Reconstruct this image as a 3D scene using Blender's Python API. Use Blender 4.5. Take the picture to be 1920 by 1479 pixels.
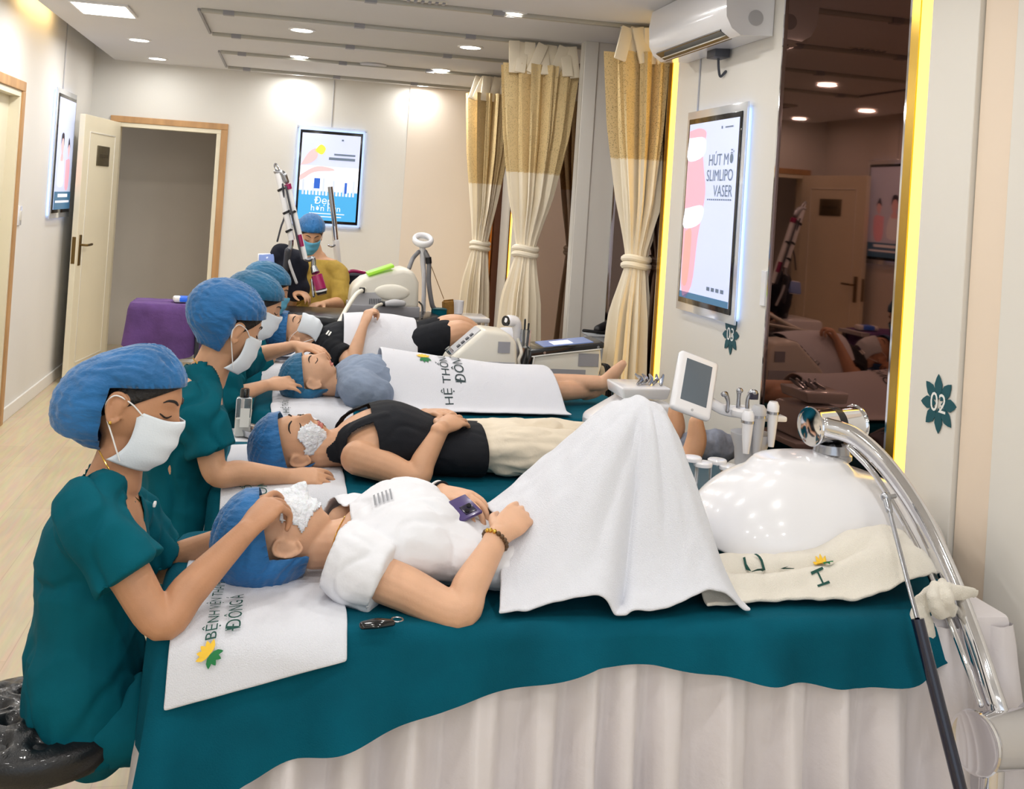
import bpy, bmesh, math, random
import numpy as np
from mathutils import Vector, Matrix, noise

random.seed(7)
for o in list(bpy.data.objects):
    bpy.data.objects.remove(o)
SC = bpy.context.scene
COL = SC.collection
PI = math.pi

# ------------------------------------------------------------------ camera
F, CX, CY, CAMH = 2000.0, 960.0, 364.6, 1.53
_yaw, _pitch, _roll = [math.radians(a) for a in (11.95, -0.62, -3.76)]
_f = np.array([math.sin(_yaw)*math.cos(_pitch), math.cos(_yaw)*math.cos(_pitch), -math.sin(_pitch)])
_r = np.array([math.cos(_yaw), -math.sin(_yaw), 0.0])
_d = np.cross(_f, _r)
_r2 = math.cos(_roll)*_r + math.sin(_roll)*_d
_d2 = -math.sin(_roll)*_r + math.cos(_roll)*_d
CAMM = np.array([_r2, _d2, _f])
CAMP = np.array([0, 0, CAMH])
cam_data = bpy.data.cameras.new('camera')
cam = bpy.data.objects.new('camera', cam_data)
COL.objects.link(cam)
cam.matrix_world = Matrix(((_r2[0], -_d2[0], -_f[0], 0), (_r2[1], -_d2[1], -_f[1], 0),
                           (_r2[2], -_d2[2], -_f[2], CAMH), (0, 0, 0, 1)))
cam_data.sensor_fit = 'HORIZONTAL'
cam_data.sensor_width = 36.0
cam_data.lens = 36.0*F/1920.0
cam_data.shift_x = 0.0
cam_data.shift_y = -(739.5-CY)/1920.0
cam_data.clip_start = 0.05
SC.camera = cam

def _ray(px, py):
    return CAMM.T @ np.array([(px-CX)/F, (py-CY)/F, 1.0])
def at(px, py, Y):
    """world point seen at photo pixel (px,py) standing at real depth Y"""
    d = _ray(px, py)
    return CAMP + d*(Y/d[1])
def atx(px, py, X):
    d = _ray(px, py)
    return CAMP + d*(X/d[0])
def atz(px, py, Z):
    d = _ray(px, py)
    return CAMP + d*((Z-CAMH)/d[2])

# ------------------------------------------------------------------ world, exposure
w = bpy.data.worlds.new('world'); SC.world = w; w.use_nodes = True
w.node_tree.nodes['Background'].inputs[0].default_value = (0.86, 0.93, 1.0, 1)
w.node_tree.nodes['Background'].inputs[1].default_value = 1.05
SC.view_settings.view_transform = 'Standard'
SC.view_settings.look = 'None'
SC.view_settings.gamma = 1.0
SC.view_settings.use_curve_mapping = False
SC.view_settings.exposure = 0.26

# ------------------------------------------------------------------ materials
def lin(c):
    return tuple(((x/255)/12.92 if x/255 <= 0.04045 else ((x/255+0.055)/1.055)**2.4) for x in c)
MATS = {}
def mat(name, rgb, rough=0.5, metal=0.0, vary=None, bump=None, sheen=0.0, coat=0.0, trans=0.0,
        emis=0.0, sss=0.0, spec=0.5, stretch=None, alpha=1.0, ior=1.45):
    m = bpy.data.materials.new(name); m.use_nodes = True
    nt = m.node_tree; b = nt.nodes['Principled BSDF']
    c = lin(rgb)+(1,)
    b.inputs['Base Color'].default_value = c
    b.inputs['Roughness'].default_value = rough
    b.inputs['Metallic'].default_value = metal
    b.inputs['Specular IOR Level'].default_value = spec
    b.inputs['IOR'].default_value = ior
    if sheen: b.inputs['Sheen Weight'].default_value = sheen
    if coat: b.inputs['Coat Weight'].default_value = coat; b.inputs['Coat Roughness'].default_value = 0.06
    if trans: b.inputs['Transmission Weight'].default_value = trans
    if alpha < 1: b.inputs['Alpha'].default_value = alpha
    if sss:
        b.inputs['Subsurface Weight'].default_value = sss
        b.inputs['Subsurface Radius'].default_value = (0.012, 0.005, 0.003)
        b.inputs['Subsurface Scale'].default_value = 0.6
    if emis:
        b.inputs['Emission Color'].default_value = c
        b.inputs['Emission Strength'].default_value = emis
    if vary or bump:
        tc = nt.nodes.new('ShaderNodeTexCoord'); src = tc.outputs['Object']
        if stretch:
            mp = nt.nodes.new('ShaderNodeMapping'); mp.inputs['Scale'].default_value = stretch
            nt.links.new(src, mp.inputs['Vector']); src = mp.outputs['Vector']
    if vary:
        n = nt.nodes.new('ShaderNodeTexNoise'); n.inputs['Scale'].default_value = vary[0]; n.inputs['Detail'].default_value = 5
        nt.links.new(src, n.inputs['Vector'])
        r = nt.nodes.new('ShaderNodeValToRGB')
        k = vary[1]
        r.color_ramp.elements[0].position = 0.3; r.color_ramp.elements[1].position = 0.7
        r.color_ramp.elements[0].color = tuple(x*(1-k) for x in c[:3])+(1,)
        r.color_ramp.elements[1].color = tuple(min(1, x*(1+k)) for x in c[:3])+(1,)
        nt.links.new(n.outputs['Fac'], r.inputs['Fac']); nt.links.new(r.outputs['Color'], b.inputs['Base Color'])
    if bump:
        n2 = nt.nodes.new('ShaderNodeTexNoise'); n2.inputs['Scale'].default_value = bump[0]; n2.inputs['Detail'].default_value = 4
        nt.links.new(src, n2.inputs['Vector'])
        bp = nt.nodes.new('ShaderNodeBump'); bp.inputs['Strength'].default_value = bump[1]; bp.inputs['Distance'].default_value = 0.01
        nt.links.new(n2.outputs['Fac'], bp.inputs['Height']); nt.links.new(bp.outputs['Normal'], b.inputs['Normal'])
    MATS[name] = m
    return m

mat('wall_paint', (226, 224, 218), 0.7, vary=(1.2, 0.03), bump=(60, 0.05))
mat('wall_paint_left', (228, 226, 222), 0.7, vary=(1.2, 0.03), bump=(60, 0.05))
mat('ceiling_paint', (216, 216, 218), 0.75, vary=(0.8, 0.02))
mat('corridor_paint', (196, 184, 168), 0.8, vary=(1.5, 0.06))
mat('panel_white', (226, 222, 214), 0.45, vary=(1.0, 0.02))
mat('panel_peach', (234, 216, 196), 0.45, vary=(1.0, 0.03))
mat('wall_warm_spill', (232, 220, 206), 0.6, vary=(1.0, 0.03))
mat('mirror_bronze', (100, 68, 55), 0.025, 1.0)
mat('gold_trim', (196, 160, 70), 0.25, 1.0)
mat('led_yellow', (255, 208, 96), 0.5, emis=1.7)
mat('wood_trim', (188, 146, 100), 0.5, vary=(14, 0.18), stretch=(1, 1, 0.15))
mat('door_cream', (232, 224, 200), 0.45, vary=(2, 0.03))
mat('baseboard_white', (236, 234, 230), 0.4)
mat('brass_dark', (120, 98, 60), 0.35, 1.0)
mat('plate_bronze', (112, 104, 84), 0.35, 0.6, vary=(30, 0.1))
mat('plate_text', (70, 62, 48), 0.5)
mat('white_metal', (232, 232, 234), 0.35)
mat('rail_grey', (176, 174, 166), 0.4, 0.3)
mat('dark_plastic', (24, 25, 30), 0.35)
mat('black_gloss', (14, 16, 20), 0.15, coat=0.5)
mat('light_emit', (255, 252, 244), 0.4, emis=14)
mat('panel_emit', (255, 253, 248), 0.4, emis=7)
mat('chrome', (226, 226, 230), 0.07, 1.0)
mat('steel', (170, 172, 178), 0.22, 1.0)
mat('strut_black', (16, 20, 44), 0.18, coat=0.6)
mat('teal_cloth', (0, 86, 101), 0.8, vary=(9, 0.12), bump=(420, 0.1), spec=0.15)
mat('teal_sheet', (0, 82, 101), 0.85, vary=(6, 0.16), bump=(300, 0.2), spec=0.15)
mat('ochre_cloth', (178, 148, 66), 0.85, vary=(12, 0.15), bump=(200, 0.2))
mat('black_cloth', (9, 13, 22), 0.9, vary=(8, 0.2), bump=(200, 0.15))
mat('navy_cloth', (14, 18, 34), 0.9, bump=(100, 0.2))
mat('grey_blue_cloth', (128, 142, 164), 0.85, vary=(10, 0.12), bump=(40, 0.35))
mat('grey_stripe_cloth', (128, 134, 150), 0.85, vary=(25, 0.3), bump=(30, 0.4))
mat('tee_white', (228, 229, 234), 0.85, bump=(26, 0.25))
mat('towel_white', (226, 228, 236), 0.95, bump=(420, 0.45), sheen=0.2)
mat('towel_cream', (232, 226, 214), 0.95, bump=(420, 0.45), sheen=0.2)
mat('trouser_cream', (226, 214, 194), 0.9, vary=(7, 0.06), bump=(22, 0.4))
mat('skirt_satin', (224, 218, 220), 0.45, sheen=0.2, bump=(30, 0.25))
mat('curtain_cream', (240, 228, 204), 0.85, bump=(60, 0.1))
mat('curtain_tie', (244, 234, 212), 0.85)
mat('cap_blue', (20, 100, 160), 0.6, vary=(9, 0.2), bump=(60, 0.35), stretch=(1, 1, 2.0), sheen=0.3)
mat('cap_teal', (18, 98, 138), 0.6, vary=(9, 0.2), bump=(60, 0.35), stretch=(1, 1, 2.0), sheen=0.3)
mat('mask_white', (226, 234, 242), 0.8, bump=(300, 0.1))
mat('mask_blue', (96, 172, 206), 0.8, bump=(300, 0.1))
mat('loop_white', (240, 240, 240), 0.7)
mat('skin', (206, 158, 124), 0.48, vary=(18, 0.07), bump=(260, 0.06), sss=0.12)
mat('skin_tan', (188, 138, 104), 0.48, vary=(18, 0.07), bump=(260, 0.06), sss=0.12)
mat('skin_pale', (214, 168, 136), 0.48, vary=(18, 0.06), bump=(260, 0.06), sss=0.12)
mat('lips', (190, 110, 100), 0.4)
mat('hair_dark', (22, 18, 18), 0.5, bump=(120, 0.6))
mat('cream_foam', (238, 240, 246), 0.55, bump=(90, 0.9), vary=(60, 0.08), sss=0.15)
mat('gold', (214, 170, 80), 0.2, 1.0)
mat('bead_brown', (92, 66, 40), 0.35)
mat('phone_purple', (74, 60, 112), 0.25, coat=0.5)
mat('phone_dark', (34, 30, 52), 0.2, coat=0.5)
mat('leather_black', (20, 21, 24), 0.32, bump=(240, 0.15), coat=0.2)
mat('plastic_white', (236, 236, 240), 0.22, coat=0.6)
mat('plastic_offwhite', (226, 222, 210), 0.35, coat=0.2)
mat('plastic_grey', (186, 186, 190), 0.4)
mat('plastic_mid', (150, 150, 156), 0.45)
mat('plastic_dark', (64, 66, 74), 0.45)
mat('glass_clear', (240, 244, 248), 0.05, trans=0.9, ior=1.3)
mat('liquid_white', (236, 234, 226), 0.4)
mat('screen_grey', (92, 104, 116), 0.12, coat=0.4)
mat('screen_green', (188, 216, 196), 0.2, emis=0.35)
mat('screen_blue', (110, 130, 178), 0.15, emis=0.35)
mat('screen_lime', (150, 206, 60), 0.3, emis=0.3)
mat('ink_green', (18, 74, 66), 0.7)
mat('ink_dark', (44, 62, 66), 0.7)
mat('ink_grey', (150, 152, 158), 0.8)
mat('lotus_yellow', (240, 196, 60), 0.7)
mat('lotus_green', (28, 120, 66), 0.7)
mat('sign_teal', (10, 78, 88), 0.5)
mat('sign_white', (236, 236, 232), 0.5)
mat('purple_cloth', (96, 66, 124), 0.9, vary=(9, 0.2), bump=(60, 0.3))
mat('magenta', (150, 24, 84), 0.25, coat=0.4)
mat('hose_grey', (120, 120, 124), 0.5)
mat('paper_brown', (140, 100, 40), 0.7, vary=(30, 0.3))
mat('poster_lilac', (206, 216, 244), 0.35, emis=0.36)
mat('poster_white', (236, 240, 252), 0.35, emis=0.42)
mat('poster_blue', (70, 166, 226), 0.35, emis=0.42)
mat('poster_deep', (38, 92, 190), 0.35, emis=0.5)
mat('poster_steel', (70, 116, 152), 0.35, emis=0.35)
mat('poster_pink', (244, 178, 196), 0.35, emis=0.36)
mat('poster_skin', (236, 192, 196), 0.35, emis=0.36)
mat('poster_orange', (246, 172, 164), 0.35, emis=0.36)
mat('poster_yellow', (248, 222, 70), 0.35, emis=0.7)
mat('poster_hair', (40, 36, 60), 0.4)
mat('poster_text', (120, 140, 166), 0.4)
mat('poster_glow', (176, 206, 255), 0.4, emis=1.7)
mat('acrylic', (236, 242, 250), 0.1, trans=0.55, ior=1.2)
mat('sticker_green', (110, 160, 60), 0.5)

# wood floor: long pale laminate boards running into the room
def floor_mat():
    m = bpy.data.materials.new('floor_laminate'); m.use_nodes = True; nt = m.node_tree; b = nt.nodes['Principled BSDF']
    tc = nt.nodes.new('ShaderNodeTexCoord')
    mp = nt.nodes.new('ShaderNodeMapping'); mp.inputs['Rotation'].default_value = (0, 0, PI/2)
    nt.links.new(tc.outputs['Object'], mp.inputs['Vector'])
    br = nt.nodes.new('ShaderNodeTexBrick'); br.offset = 0.37
    br.inputs['Scale'].default_value = 1.0; br.inputs['Brick Width'].default_value = 1.2; br.inputs['Row Height'].default_value = 0.19
    br.inputs['Mortar Size'].default_value = 0.0016; br.inputs['Color1'].default_value = lin((210, 188, 146))+(1,)
    br.inputs['Color2'].default_value = lin((200, 178, 136))+(1,); br.inputs['Mortar'].default_value = lin((188, 164, 124))+(1,)
    nt.links.new(mp.outputs['Vector'], br.inputs['Vector'])
    n = nt.nodes.new('ShaderNodeTexNoise'); n.inputs['Scale'].default_value = 5; n.inputs['Detail'].default_value = 6
    mp2 = nt.nodes.new('ShaderNodeMapping'); mp2.inputs['Scale'].default_value = (9, 0.8, 1)
    nt.links.new(tc.outputs['Object'], mp2.inputs['Vector']); nt.links.new(mp2.outputs['Vector'], n.inputs['Vector'])
    mx = nt.nodes.new('ShaderNodeMix'); mx.data_type = 'RGBA'; mx.blend_type = 'OVERLAY'; mx.inputs[0].default_value = 0.35
    nt.links.new(br.outputs['Color'], mx.inputs[6]); nt.links.new(n.outputs['Color'], mx.inputs[7])
    hs = nt.nodes.new('ShaderNodeHueSaturation'); hs.inputs['Saturation'].default_value = 0.8
    nt.links.new(mx.outputs[2], hs.inputs['Color'])
    nt.links.new(hs.outputs['Color'], b.inputs['Base Color'])
    b.inputs['Roughness'].default_value = 0.35
    MATS['floor_laminate'] = m
floor_mat()

# open knitted net for the upper part of the curtains
def net_mat():
    m = bpy.data.materials.new('curtain_net'); m.use_nodes = True; nt = m.node_tree; b = nt.nodes['Principled BSDF']
    b.inputs['Base Color'].default_value = lin((220, 194, 142))+(1,); b.inputs['Roughness'].default_value = 0.8
    tc = nt.nodes.new('ShaderNodeTexCoord')
    ck = nt.nodes.new('ShaderNodeTexVoronoi'); ck.inputs['Scale'].default_value = 130
    nt.links.new(tc.outputs['Object'], ck.inputs['Vector'])
    rp = nt.nodes.new('ShaderNodeValToRGB'); rp.color_ramp.elements[0].position = 0.22; rp.color_ramp.elements[1].position = 0.3
    rp.color_ramp.elements[0].color = (0.25, 0.25, 0.25, 1); rp.color_ramp.elements[1].color = (1, 1, 1, 1)
    nt.links.new(ck.outputs['Distance'], rp.inputs['Fac']); nt.links.new(rp.outputs['Color'], b.inputs['Alpha'])
    MATS['curtain_net'] = m
net_mat()

# ------------------------------------------------------------------ object helpers
def link(name, me, m=None, parent=None, smooth=True):
    o = bpy.data.objects.new(name, me)
    COL.objects.link(o)
    if m is not None:
        me.materials.clear(); me.materials.append(MATS[m] if isinstance(m, str) else m)
    if parent is not None: o.parent = parent
    if len(me.polygons):
        me.polygons.foreach_set('use_smooth', [smooth]*len(me.polygons))
    return o
def tag(o, label=None, cat=None, group=None, kind=None):
    if label: o['label'] = label
    if cat: o['category'] = cat
    if group: o['group'] = group
    if kind: o['kind'] = kind
    return o
def thing(name, label, cat, group=None):
    o = bpy.data.objects.new(name, None); COL.objects.link(o); o.empty_display_size = 0.05
    return tag(o, label, cat, group)
def V3(p): return np.array(p, float)
def unit(v):
    v = np.array(v, float); n = np.linalg.norm(v)
    return v/n if n > 1e-9 else v
def lerp(a, b, t): return a+(b-a)*t
def sstep(a, b, x):
    t = np.clip((x-a)/(b-a), 0, 1); return t*t*(3-2*t)
def interp(x, xs, ys): return float(np.interp(x, xs, ys))

def spline(P, n):
    P = np.array(P, float)
    if len(P) == 2:
        return np.array([lerp(P[0], P[1], t) for t in np.linspace(0, 1, n+1)])
    Q = np.vstack([2*P[0]-P[1], P, 2*P[-1]-P[-2]]); out = []
    k = len(P)-1
    for i in range(n+1):
        t = i/n*k; j = min(int(t), k-1); u = t-j
        a, b, c, d = Q[j], Q[j+1], Q[j+2], Q[j+3]
        out.append(0.5*((2*b)+(-a+c)*u+(2*a-5*b+4*c-d)*u*u+(-a+3*b-3*c+d)*u**3))
    return np.array(out)

class MB:
    """collects shapes into one mesh"""
    def __init__(self): self.v = []; self.f = []
    def add(self, vs, fs):
        o = len(self.v); self.v.extend([tuple(map(float, p)) for p in vs]); self.f.extend([tuple(i+o for i in f) for f in fs]); return self
    def box(self, c, s, rot=None, bev=0.0, seg=2):
        bm = bmesh.new(); bmesh.ops.create_cube(bm, size=1)
        for v in bm.verts: v.co = Vector((v.co.x*s[0], v.co.y*s[1], v.co.z*s[2]))
        if bev > 0: bmesh.ops.bevel(bm, geom=bm.edges[:], offset=min(bev, min(s)*0.49), segments=seg, profile=0.5, affect='EDGES')
        R = np.eye(3) if rot is None else np.array(rot)
        bm.verts.index_update()
        vs = [R @ np.array(v.co)+V3(c) for v in bm.verts]; fs = [[v.index for v in f.verts] for f in bm.faces]
        bm.free(); return self.add(vs, fs)
    def tube(self, P, r, n=12, seg=None, side=(0, 1, 0), cap='round', sp=True):
        P = np.array(P, float)
        rr = np.array([(x, x) if np.isscalar(x) else x for x in (r if hasattr(r, '__len__') else [r]*len(P))], float)
        if sp:
            m = seg or max(2, (len(P)-1)*6); Q = spline(P, m); RR = np.maximum(spline(rr, m), 1e-4)
        else: Q, RR, m = P, rr, len(P)-1
        T = np.gradient(Q, axis=0); T = np.array([unit(t) for t in T])
        a = V3(side); rings = []
        for i in range(m+1):
            a = a-T[i]*np.dot(a, T[i])
            if np.linalg.norm(a) < 1e-4: a = np.cross(T[i], (0.31, 0.2, 0.9))
            a = unit(a); b = np.cross(T[i], a)
            rings.append((Q[i], a.copy(), b, RR[i], T[i]))
        if cap == 'round':
            pre = []; post = []
            for k in (0.95, 0.8, 0.5):
                c, a0, b0, r0, t0 = rings[0]; h = min(r0)
                pre.append((c-t0*h*k, a0, b0, r0*math.sqrt(1-k*k), t0))
                c, a0, b0, r0, t0 = rings[-1]; h = min(r0)
                post.append((c+t0*h*k, a0, b0, r0*math.sqrt(1-k*k), t0))
            rings = pre+rings+post[::-1]
        vs = []; fs = []
        for c, a0, b0, r0, _ in rings:
            for j in range(n):
                th = 2*PI*j/n
                vs.append(c+a0*math.cos(th)*r0[0]+b0*math.sin(th)*r0[1])
        N = len(rings)
        for i in range(N-1):
            for j in range(n):
                fs.append((i*n+j, i*n+(j+1) % n, (i+1)*n+(j+1) % n, (i+1)*n+j))
        if cap != 'open':
            fs.append(tuple(range(n))[::-1]); fs.append(tuple((N-1)*n+j for j in range(n)))
        return self.add(vs, fs)
    def ell(self, c, r, rot=None, n=20, m=14):
        R = np.eye(3) if rot is None else np.array(rot); vs = []; fs = []
        for i in range(m+1):
            ph = PI*i/m
            for j in range(n):
                th = 2*PI*j/n
                vs.append(V3(c)+R @ np.array([r[0]*math.sin(ph)*math.cos(th), r[1]*math.sin(ph)*math.sin(th), r[2]*math.cos(ph)]))
        for i in range(m):
            for j in range(n):
                fs.append((i*n+j, (i+1)*n+j, (i+1)*n+(j+1) % n, i*n+(j+1) % n))
        return self.add(vs, fs)
    def lathe(self, c, prof, axis=(0, 0, 1), n=24, side=(1, 0, 0)):
        t = unit(axis); a = V3(side); a = unit(a-t*np.dot(a, t)); b = np.cross(t, a); vs = []; fs = []
        for (r, h) in prof:
            for j in range(n):
                th = 2*PI*j/n; vs.append(V3(c)+t*h+(a*math.cos(th)+b*math.sin(th))*r)
        k = len(prof)
        for i in range(k-1):
            for j in range(n): fs.append((i*n+j, i*n+(j+1) % n, (i+1)*n+(j+1) % n, (i+1)*n+j))
        fs.append(tuple(range(n))[::-1]); fs.append(tuple((k-1)*n+j for j in range(n)))
        return self.add(vs, fs)
    def grid(self, fn, nu, nv):
        vs = [fn(i/nu, j/nv) for i in range(nu+1) for j in range(nv+1)]; q = nv+1
        fs = [(i*q+j, (i+1)*q+j, (i+1)*q+j+1, i*q+j+1) for i in range(nu) for j in range(nv)]
        return self.add(vs, fs)
    def prism(self, poly, c, ux, uy, depth):
        """polygon (2D) in the plane of ux,uy through c, extruded along their cross product"""
        ux = unit(ux); uy = unit(uy); n = np.cross(ux, uy); k = len(poly)
        A = [V3(c)+ux*p[0]+uy*p[1] for p in poly]; B = [p+n*depth for p in A]
        fs = [tuple(range(k))[::-1], tuple(range(k, 2*k))]+[(i, (i+1) % k, k+(i+1) % k, k+i) for i in range(k)]
        return self.add(A+B, fs)
    def mesh(self, name='mesh'):
        me = bpy.data.meshes.new(name); me.from_pydata(self.v, [], self.f); me.update(); return me
    def build(self, name, m, parent=None, smooth=True, sharp=None):
        o = link(name, self.mesh(name), m, parent, smooth)
        if smooth and sharp is not None:
            o.data.set_sharp_from_angle(angle=math.radians(sharp))
        return o

def part(name, m, parent, fn, smooth=True, sharp=40):
    b = MB(); fn(b); return b.build(name, m, parent, smooth, sharp)

def bake(mb, mods):
    """run modifiers on a builder's mesh and return the resulting mesh"""
    me = mb.mesh() if isinstance(mb, MB) else mb
    o = bpy.data.objects.new('tmp', me); COL.objects.link(o)
    for typ, kw in mods:
        md = o.modifiers.new('m', typ)
        for k, v in kw.items(): setattr(md, k, v)
    bpy.context.view_layer.update()
    dg = bpy.context.evaluated_depsgraph_get()
    out = bpy.data.meshes.new_from_object(o.evaluated_get(dg))
    bpy.data.objects.remove(o); bpy.data.meshes.remove(me)
    return out

def fuse(mb, vox=0.006, smooth=4):
    return bake(mb, [('REMESH', dict(mode='VOXEL', voxel_size=vox)), ('SMOOTH', dict(factor=0.5, iterations=smooth))])

def coords(me):
    a = np.empty(len(me.vertices)*3); me.vertices.foreach_get('co', a); return a.reshape(-1, 3)
def setco(me, a):
    me.vertices.foreach_set('co', np.ascontiguousarray(a, float).ravel()); me.update()
def normals(me):
    a = np.empty(len(me.vertices)*3); me.vertices.foreach_get('normal', a); return a.reshape(-1, 3)

def crease(me, amp, scale, seed=0.0, stretch=(1, 1, 1)):
    """cloth folds: displace along normals with ridged noise"""
    c = coords(me); n = normals(me); s = np.array(stretch)*scale; d = np.empty(len(c))
    for i, p in enumerate(c*s):
        q = Vector((p[0]+seed, p[1]-seed*0.7, p[2]+seed*1.3))
        d[i] = 0.6*noise.noise(q)+0.55*(0.35-abs(noise.noise(q*1.9)))
    setco(me, c+n*(d*amp)[:, None]); return me
def folds(me, amp, scale, seed=0.0, stretch=(1, 1, 1)):
    """sharper pulled folds: narrow valleys between broad ridges"""
    c = coords(me); n = normals(me); s = np.array(stretch)*scale; d = np.empty(len(c))
    for i, p in enumerate(c*s):
        q = Vector((p[0]+seed, p[1]+seed*0.7, p[2]-seed)); k = 0.35+0.65*max(0.0, noise.noise(q*0.35)+0.35)
        d[i] = -k*math.exp(-(noise.noise(q)/0.11)**2)
    setco(me, c+n*(d*amp)[:, None]); return me

def cut(me, gs, thick=0.0025):
    """keep the part where every g(points)>0, snap the rims on g=0, give the cloth thickness"""
    c = coords(me)
    for g in gs:
        val = g(c)
        bm = bmesh.new(); bm.from_mesh(me); bm.verts.ensure_lookup_table()
        bmesh.ops.delete(bm, geom=[v for v in bm.verts if val[v.index] < -1e-6], context='VERTS')
        rim = {v for e in bm.edges if e.is_boundary for v in e.verts}
        bm.to_mesh(me)
        bm.verts.index_update(); idx = [v.index for v in rim]
        bm.free()
        c = coords(me)
        if idx:
            p = c[idx].copy()
            for _ in range(2):
                v0 = g(p); G = np.stack([(g(p+np.eye(3)[k]*1e-4)-v0)/1e-4 for k in range(3)], 1)
                st = -(v0/np.maximum((G*G).sum(1), 1e-6))[:, None]*G
                ln = np.linalg.norm(st, axis=1, keepdims=True)
                p = np.where((ln < 0.02) & (np.abs(v0)[:, None] < 0.02), p+st, p)
            c[idx] = p; setco(me, c)
    if thick: me = bake(me, [('SOLIDIFY', dict(thickness=thick, offset=-1.0))])
    return me
def plane(p0, n):
    p0 = V3(p0); n = unit(n)
    return lambda c: (c-p0) @ n

# lettering: a text turned into a thin mesh, laid on a surface through a mapping (u,v)->point
_txt = {}
def text_mesh(s, align='CENTER'):
    if (s, align) not in _txt:
        cu = bpy.data.curves.new('t', 'FONT'); cu.body = s; cu.size = 1.0; cu.align_x = align; cu.align_y = 'CENTER'; cu.resolution_u = 3; cu.offset = 0.0
        o = bpy.data.objects.new('t', cu); COL.objects.link(o); bpy.context.view_layer.update()
        me = bpy.data.meshes.new_from_object(o.evaluated_get(bpy.context.evaluated_depsgraph_get()))
        bpy.data.objects.remove(o)
        _txt[(s, align)] = ([tuple(v.co) for v in me.vertices], [tuple(p.vertices) for p in me.polygons])
        bpy.data.meshes.remove(me)
    return _txt[(s, align)]
def lettering(lines, m, parent, fn, name='lettering', align='CENTER'):
    """lines: (text, u, v, size, angle); fn maps u,v in metres to a point on the surface"""
    for s, u0, v0, size, ang in lines:
        b = MB(); vs, fs = text_mesh(s, align); ca, sa = math.cos(ang), math.sin(ang)
        b.add([fn(u0+(x*ca-y*sa)*size, v0+(x*sa+y*ca)*size) for x, y, z in vs], fs)
        b.build(name, m, parent, False)
def flat(c, ux, uy, lift=0.0015):
    ux = unit(ux); uy = unit(uy); n = np.cross(ux, uy)
    return lambda u, v: V3(c)+ux*u+uy*v+n*lift
def blob(b, fn, cu, cv, poly):
    k = len(poly); b.add([fn(cu+p[0], cv+p[1]) for p in poly], [tuple(range(k))])
def petal(L, W, ang, r0=0.0):
    pts = [(0, 0), (0.3, 0.42), (0.6, 0.5), (0.85, 0.25), (1, 0), (0.85, -0.25), (0.6, -0.5), (0.3, -0.42)]
    ca, sa = math.cos(ang), math.sin(ang)
    return [((r0+x*L)*ca-y*W*sa, (r0+x*L)*sa+y*W*ca) for x, y in pts]
def lotus(parent, fn, u, v, s, ang=0.0):
    a = MB(); g = MB()
    for k in range(5): blob(a, fn, u, v, petal(s, s*0.42, ang+PI/2+(k-2)*0.5))
    for k in range(4): blob(g, fn, u, v, petal(s*0.95, s*0.4, ang-PI/2+(k-1.5)*0.55))
    a.build('lotus_petals', 'lotus_yellow', parent, False); g.build('lotus_leaves', 'lotus_green', parent, False)

# ================================================================== the room
XL, XR, YB, ZC = -1.61, 1.90, 9.30, 2.52
YF = -2.6
def struct(name, m, fn, label=None, smooth=False):
    o = part(name, m, None, fn, smooth); tag(o, label, None, None, 'structure'); return o
def bb(b, x0, x1, y0, y1, z0, z1, bev=0.0):
    b.box(((x0+x1)/2, (y0+y1)/2, (z0+z1)/2), (x1-x0, y1-y0, z1-z0), bev=bev)
struct('floor', 'floor_laminate', lambda b: bb(b, XL-0.1, XR+0.1, YF, YB+1.3, -0.05, 0))
def _wl(b):
    bb(b, XL-0.1, XL, YF, 6.10, 0, 2.72); bb(b, XL-0.1, XL, 6.93, YB+0.1, 0, 2.72); bb(b, XL-0.1, XL, 6.10, 6.93, 2.03, 2.72)
wall_left = struct('wall_left', 'wall_paint_left', _wl)
def _wb(b):
    bb(b, XL, -1.40, YB, YB+0.1, 0, 2.72); bb(b, -0.56, XR+0.1, YB, YB+0.1, 0, 2.72); bb(b, -1.40, -0.56, YB, YB+0.1, 2.01, 2.72)
wall_back = struct('wall_back', 'wall_paint', _wb)
wall_right = struct('wall_right', 'wall_paint', lambda b: bb(b, XR+0.004, XR+0.1, YF, YB, 0, 2.72))
struct('ceiling', 'ceiling_paint', lambda b: (bb(b, -1.45, XR, YF, YB, ZC, ZC+0.06), bb(b, XL-0.1, XR+0.1, YF, YB+0.1, 2.72, 2.78)))
def _cor(b):
    bb(b, -2.2, 0.6, YB+1.2, YB+1.3, 0, 2.5); bb(b, -2.2, -2.1, YB+0.1, YB+1.2, 0, 2.5); bb(b, 0.5, 0.6, YB+0.1, YB+1.2, 0, 2.5); bb(b, -2.2, 0.6, YB+0.1, YB+1.3, 2.5, 2.55)
struct('wall_corridor', 'corridor_paint', _cor)
struct('baseboard_left', 'baseboard_white', lambda b: (bb(b, XL, XL+0.014, 6.99, YB, 0, 0.085, 0.004), bb(b, XL, XL+0.014, YF, 6.04, 0, 0.085, 0.004)))
struct('baseboard_back', 'baseboard_white', lambda b: (bb(b, XL, -1.45, YB-0.014, YB, 0, 0.085, 0.004), bb(b, -0.51, XR, YB-0.014, YB, 0, 0.085, 0.004)))
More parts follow.
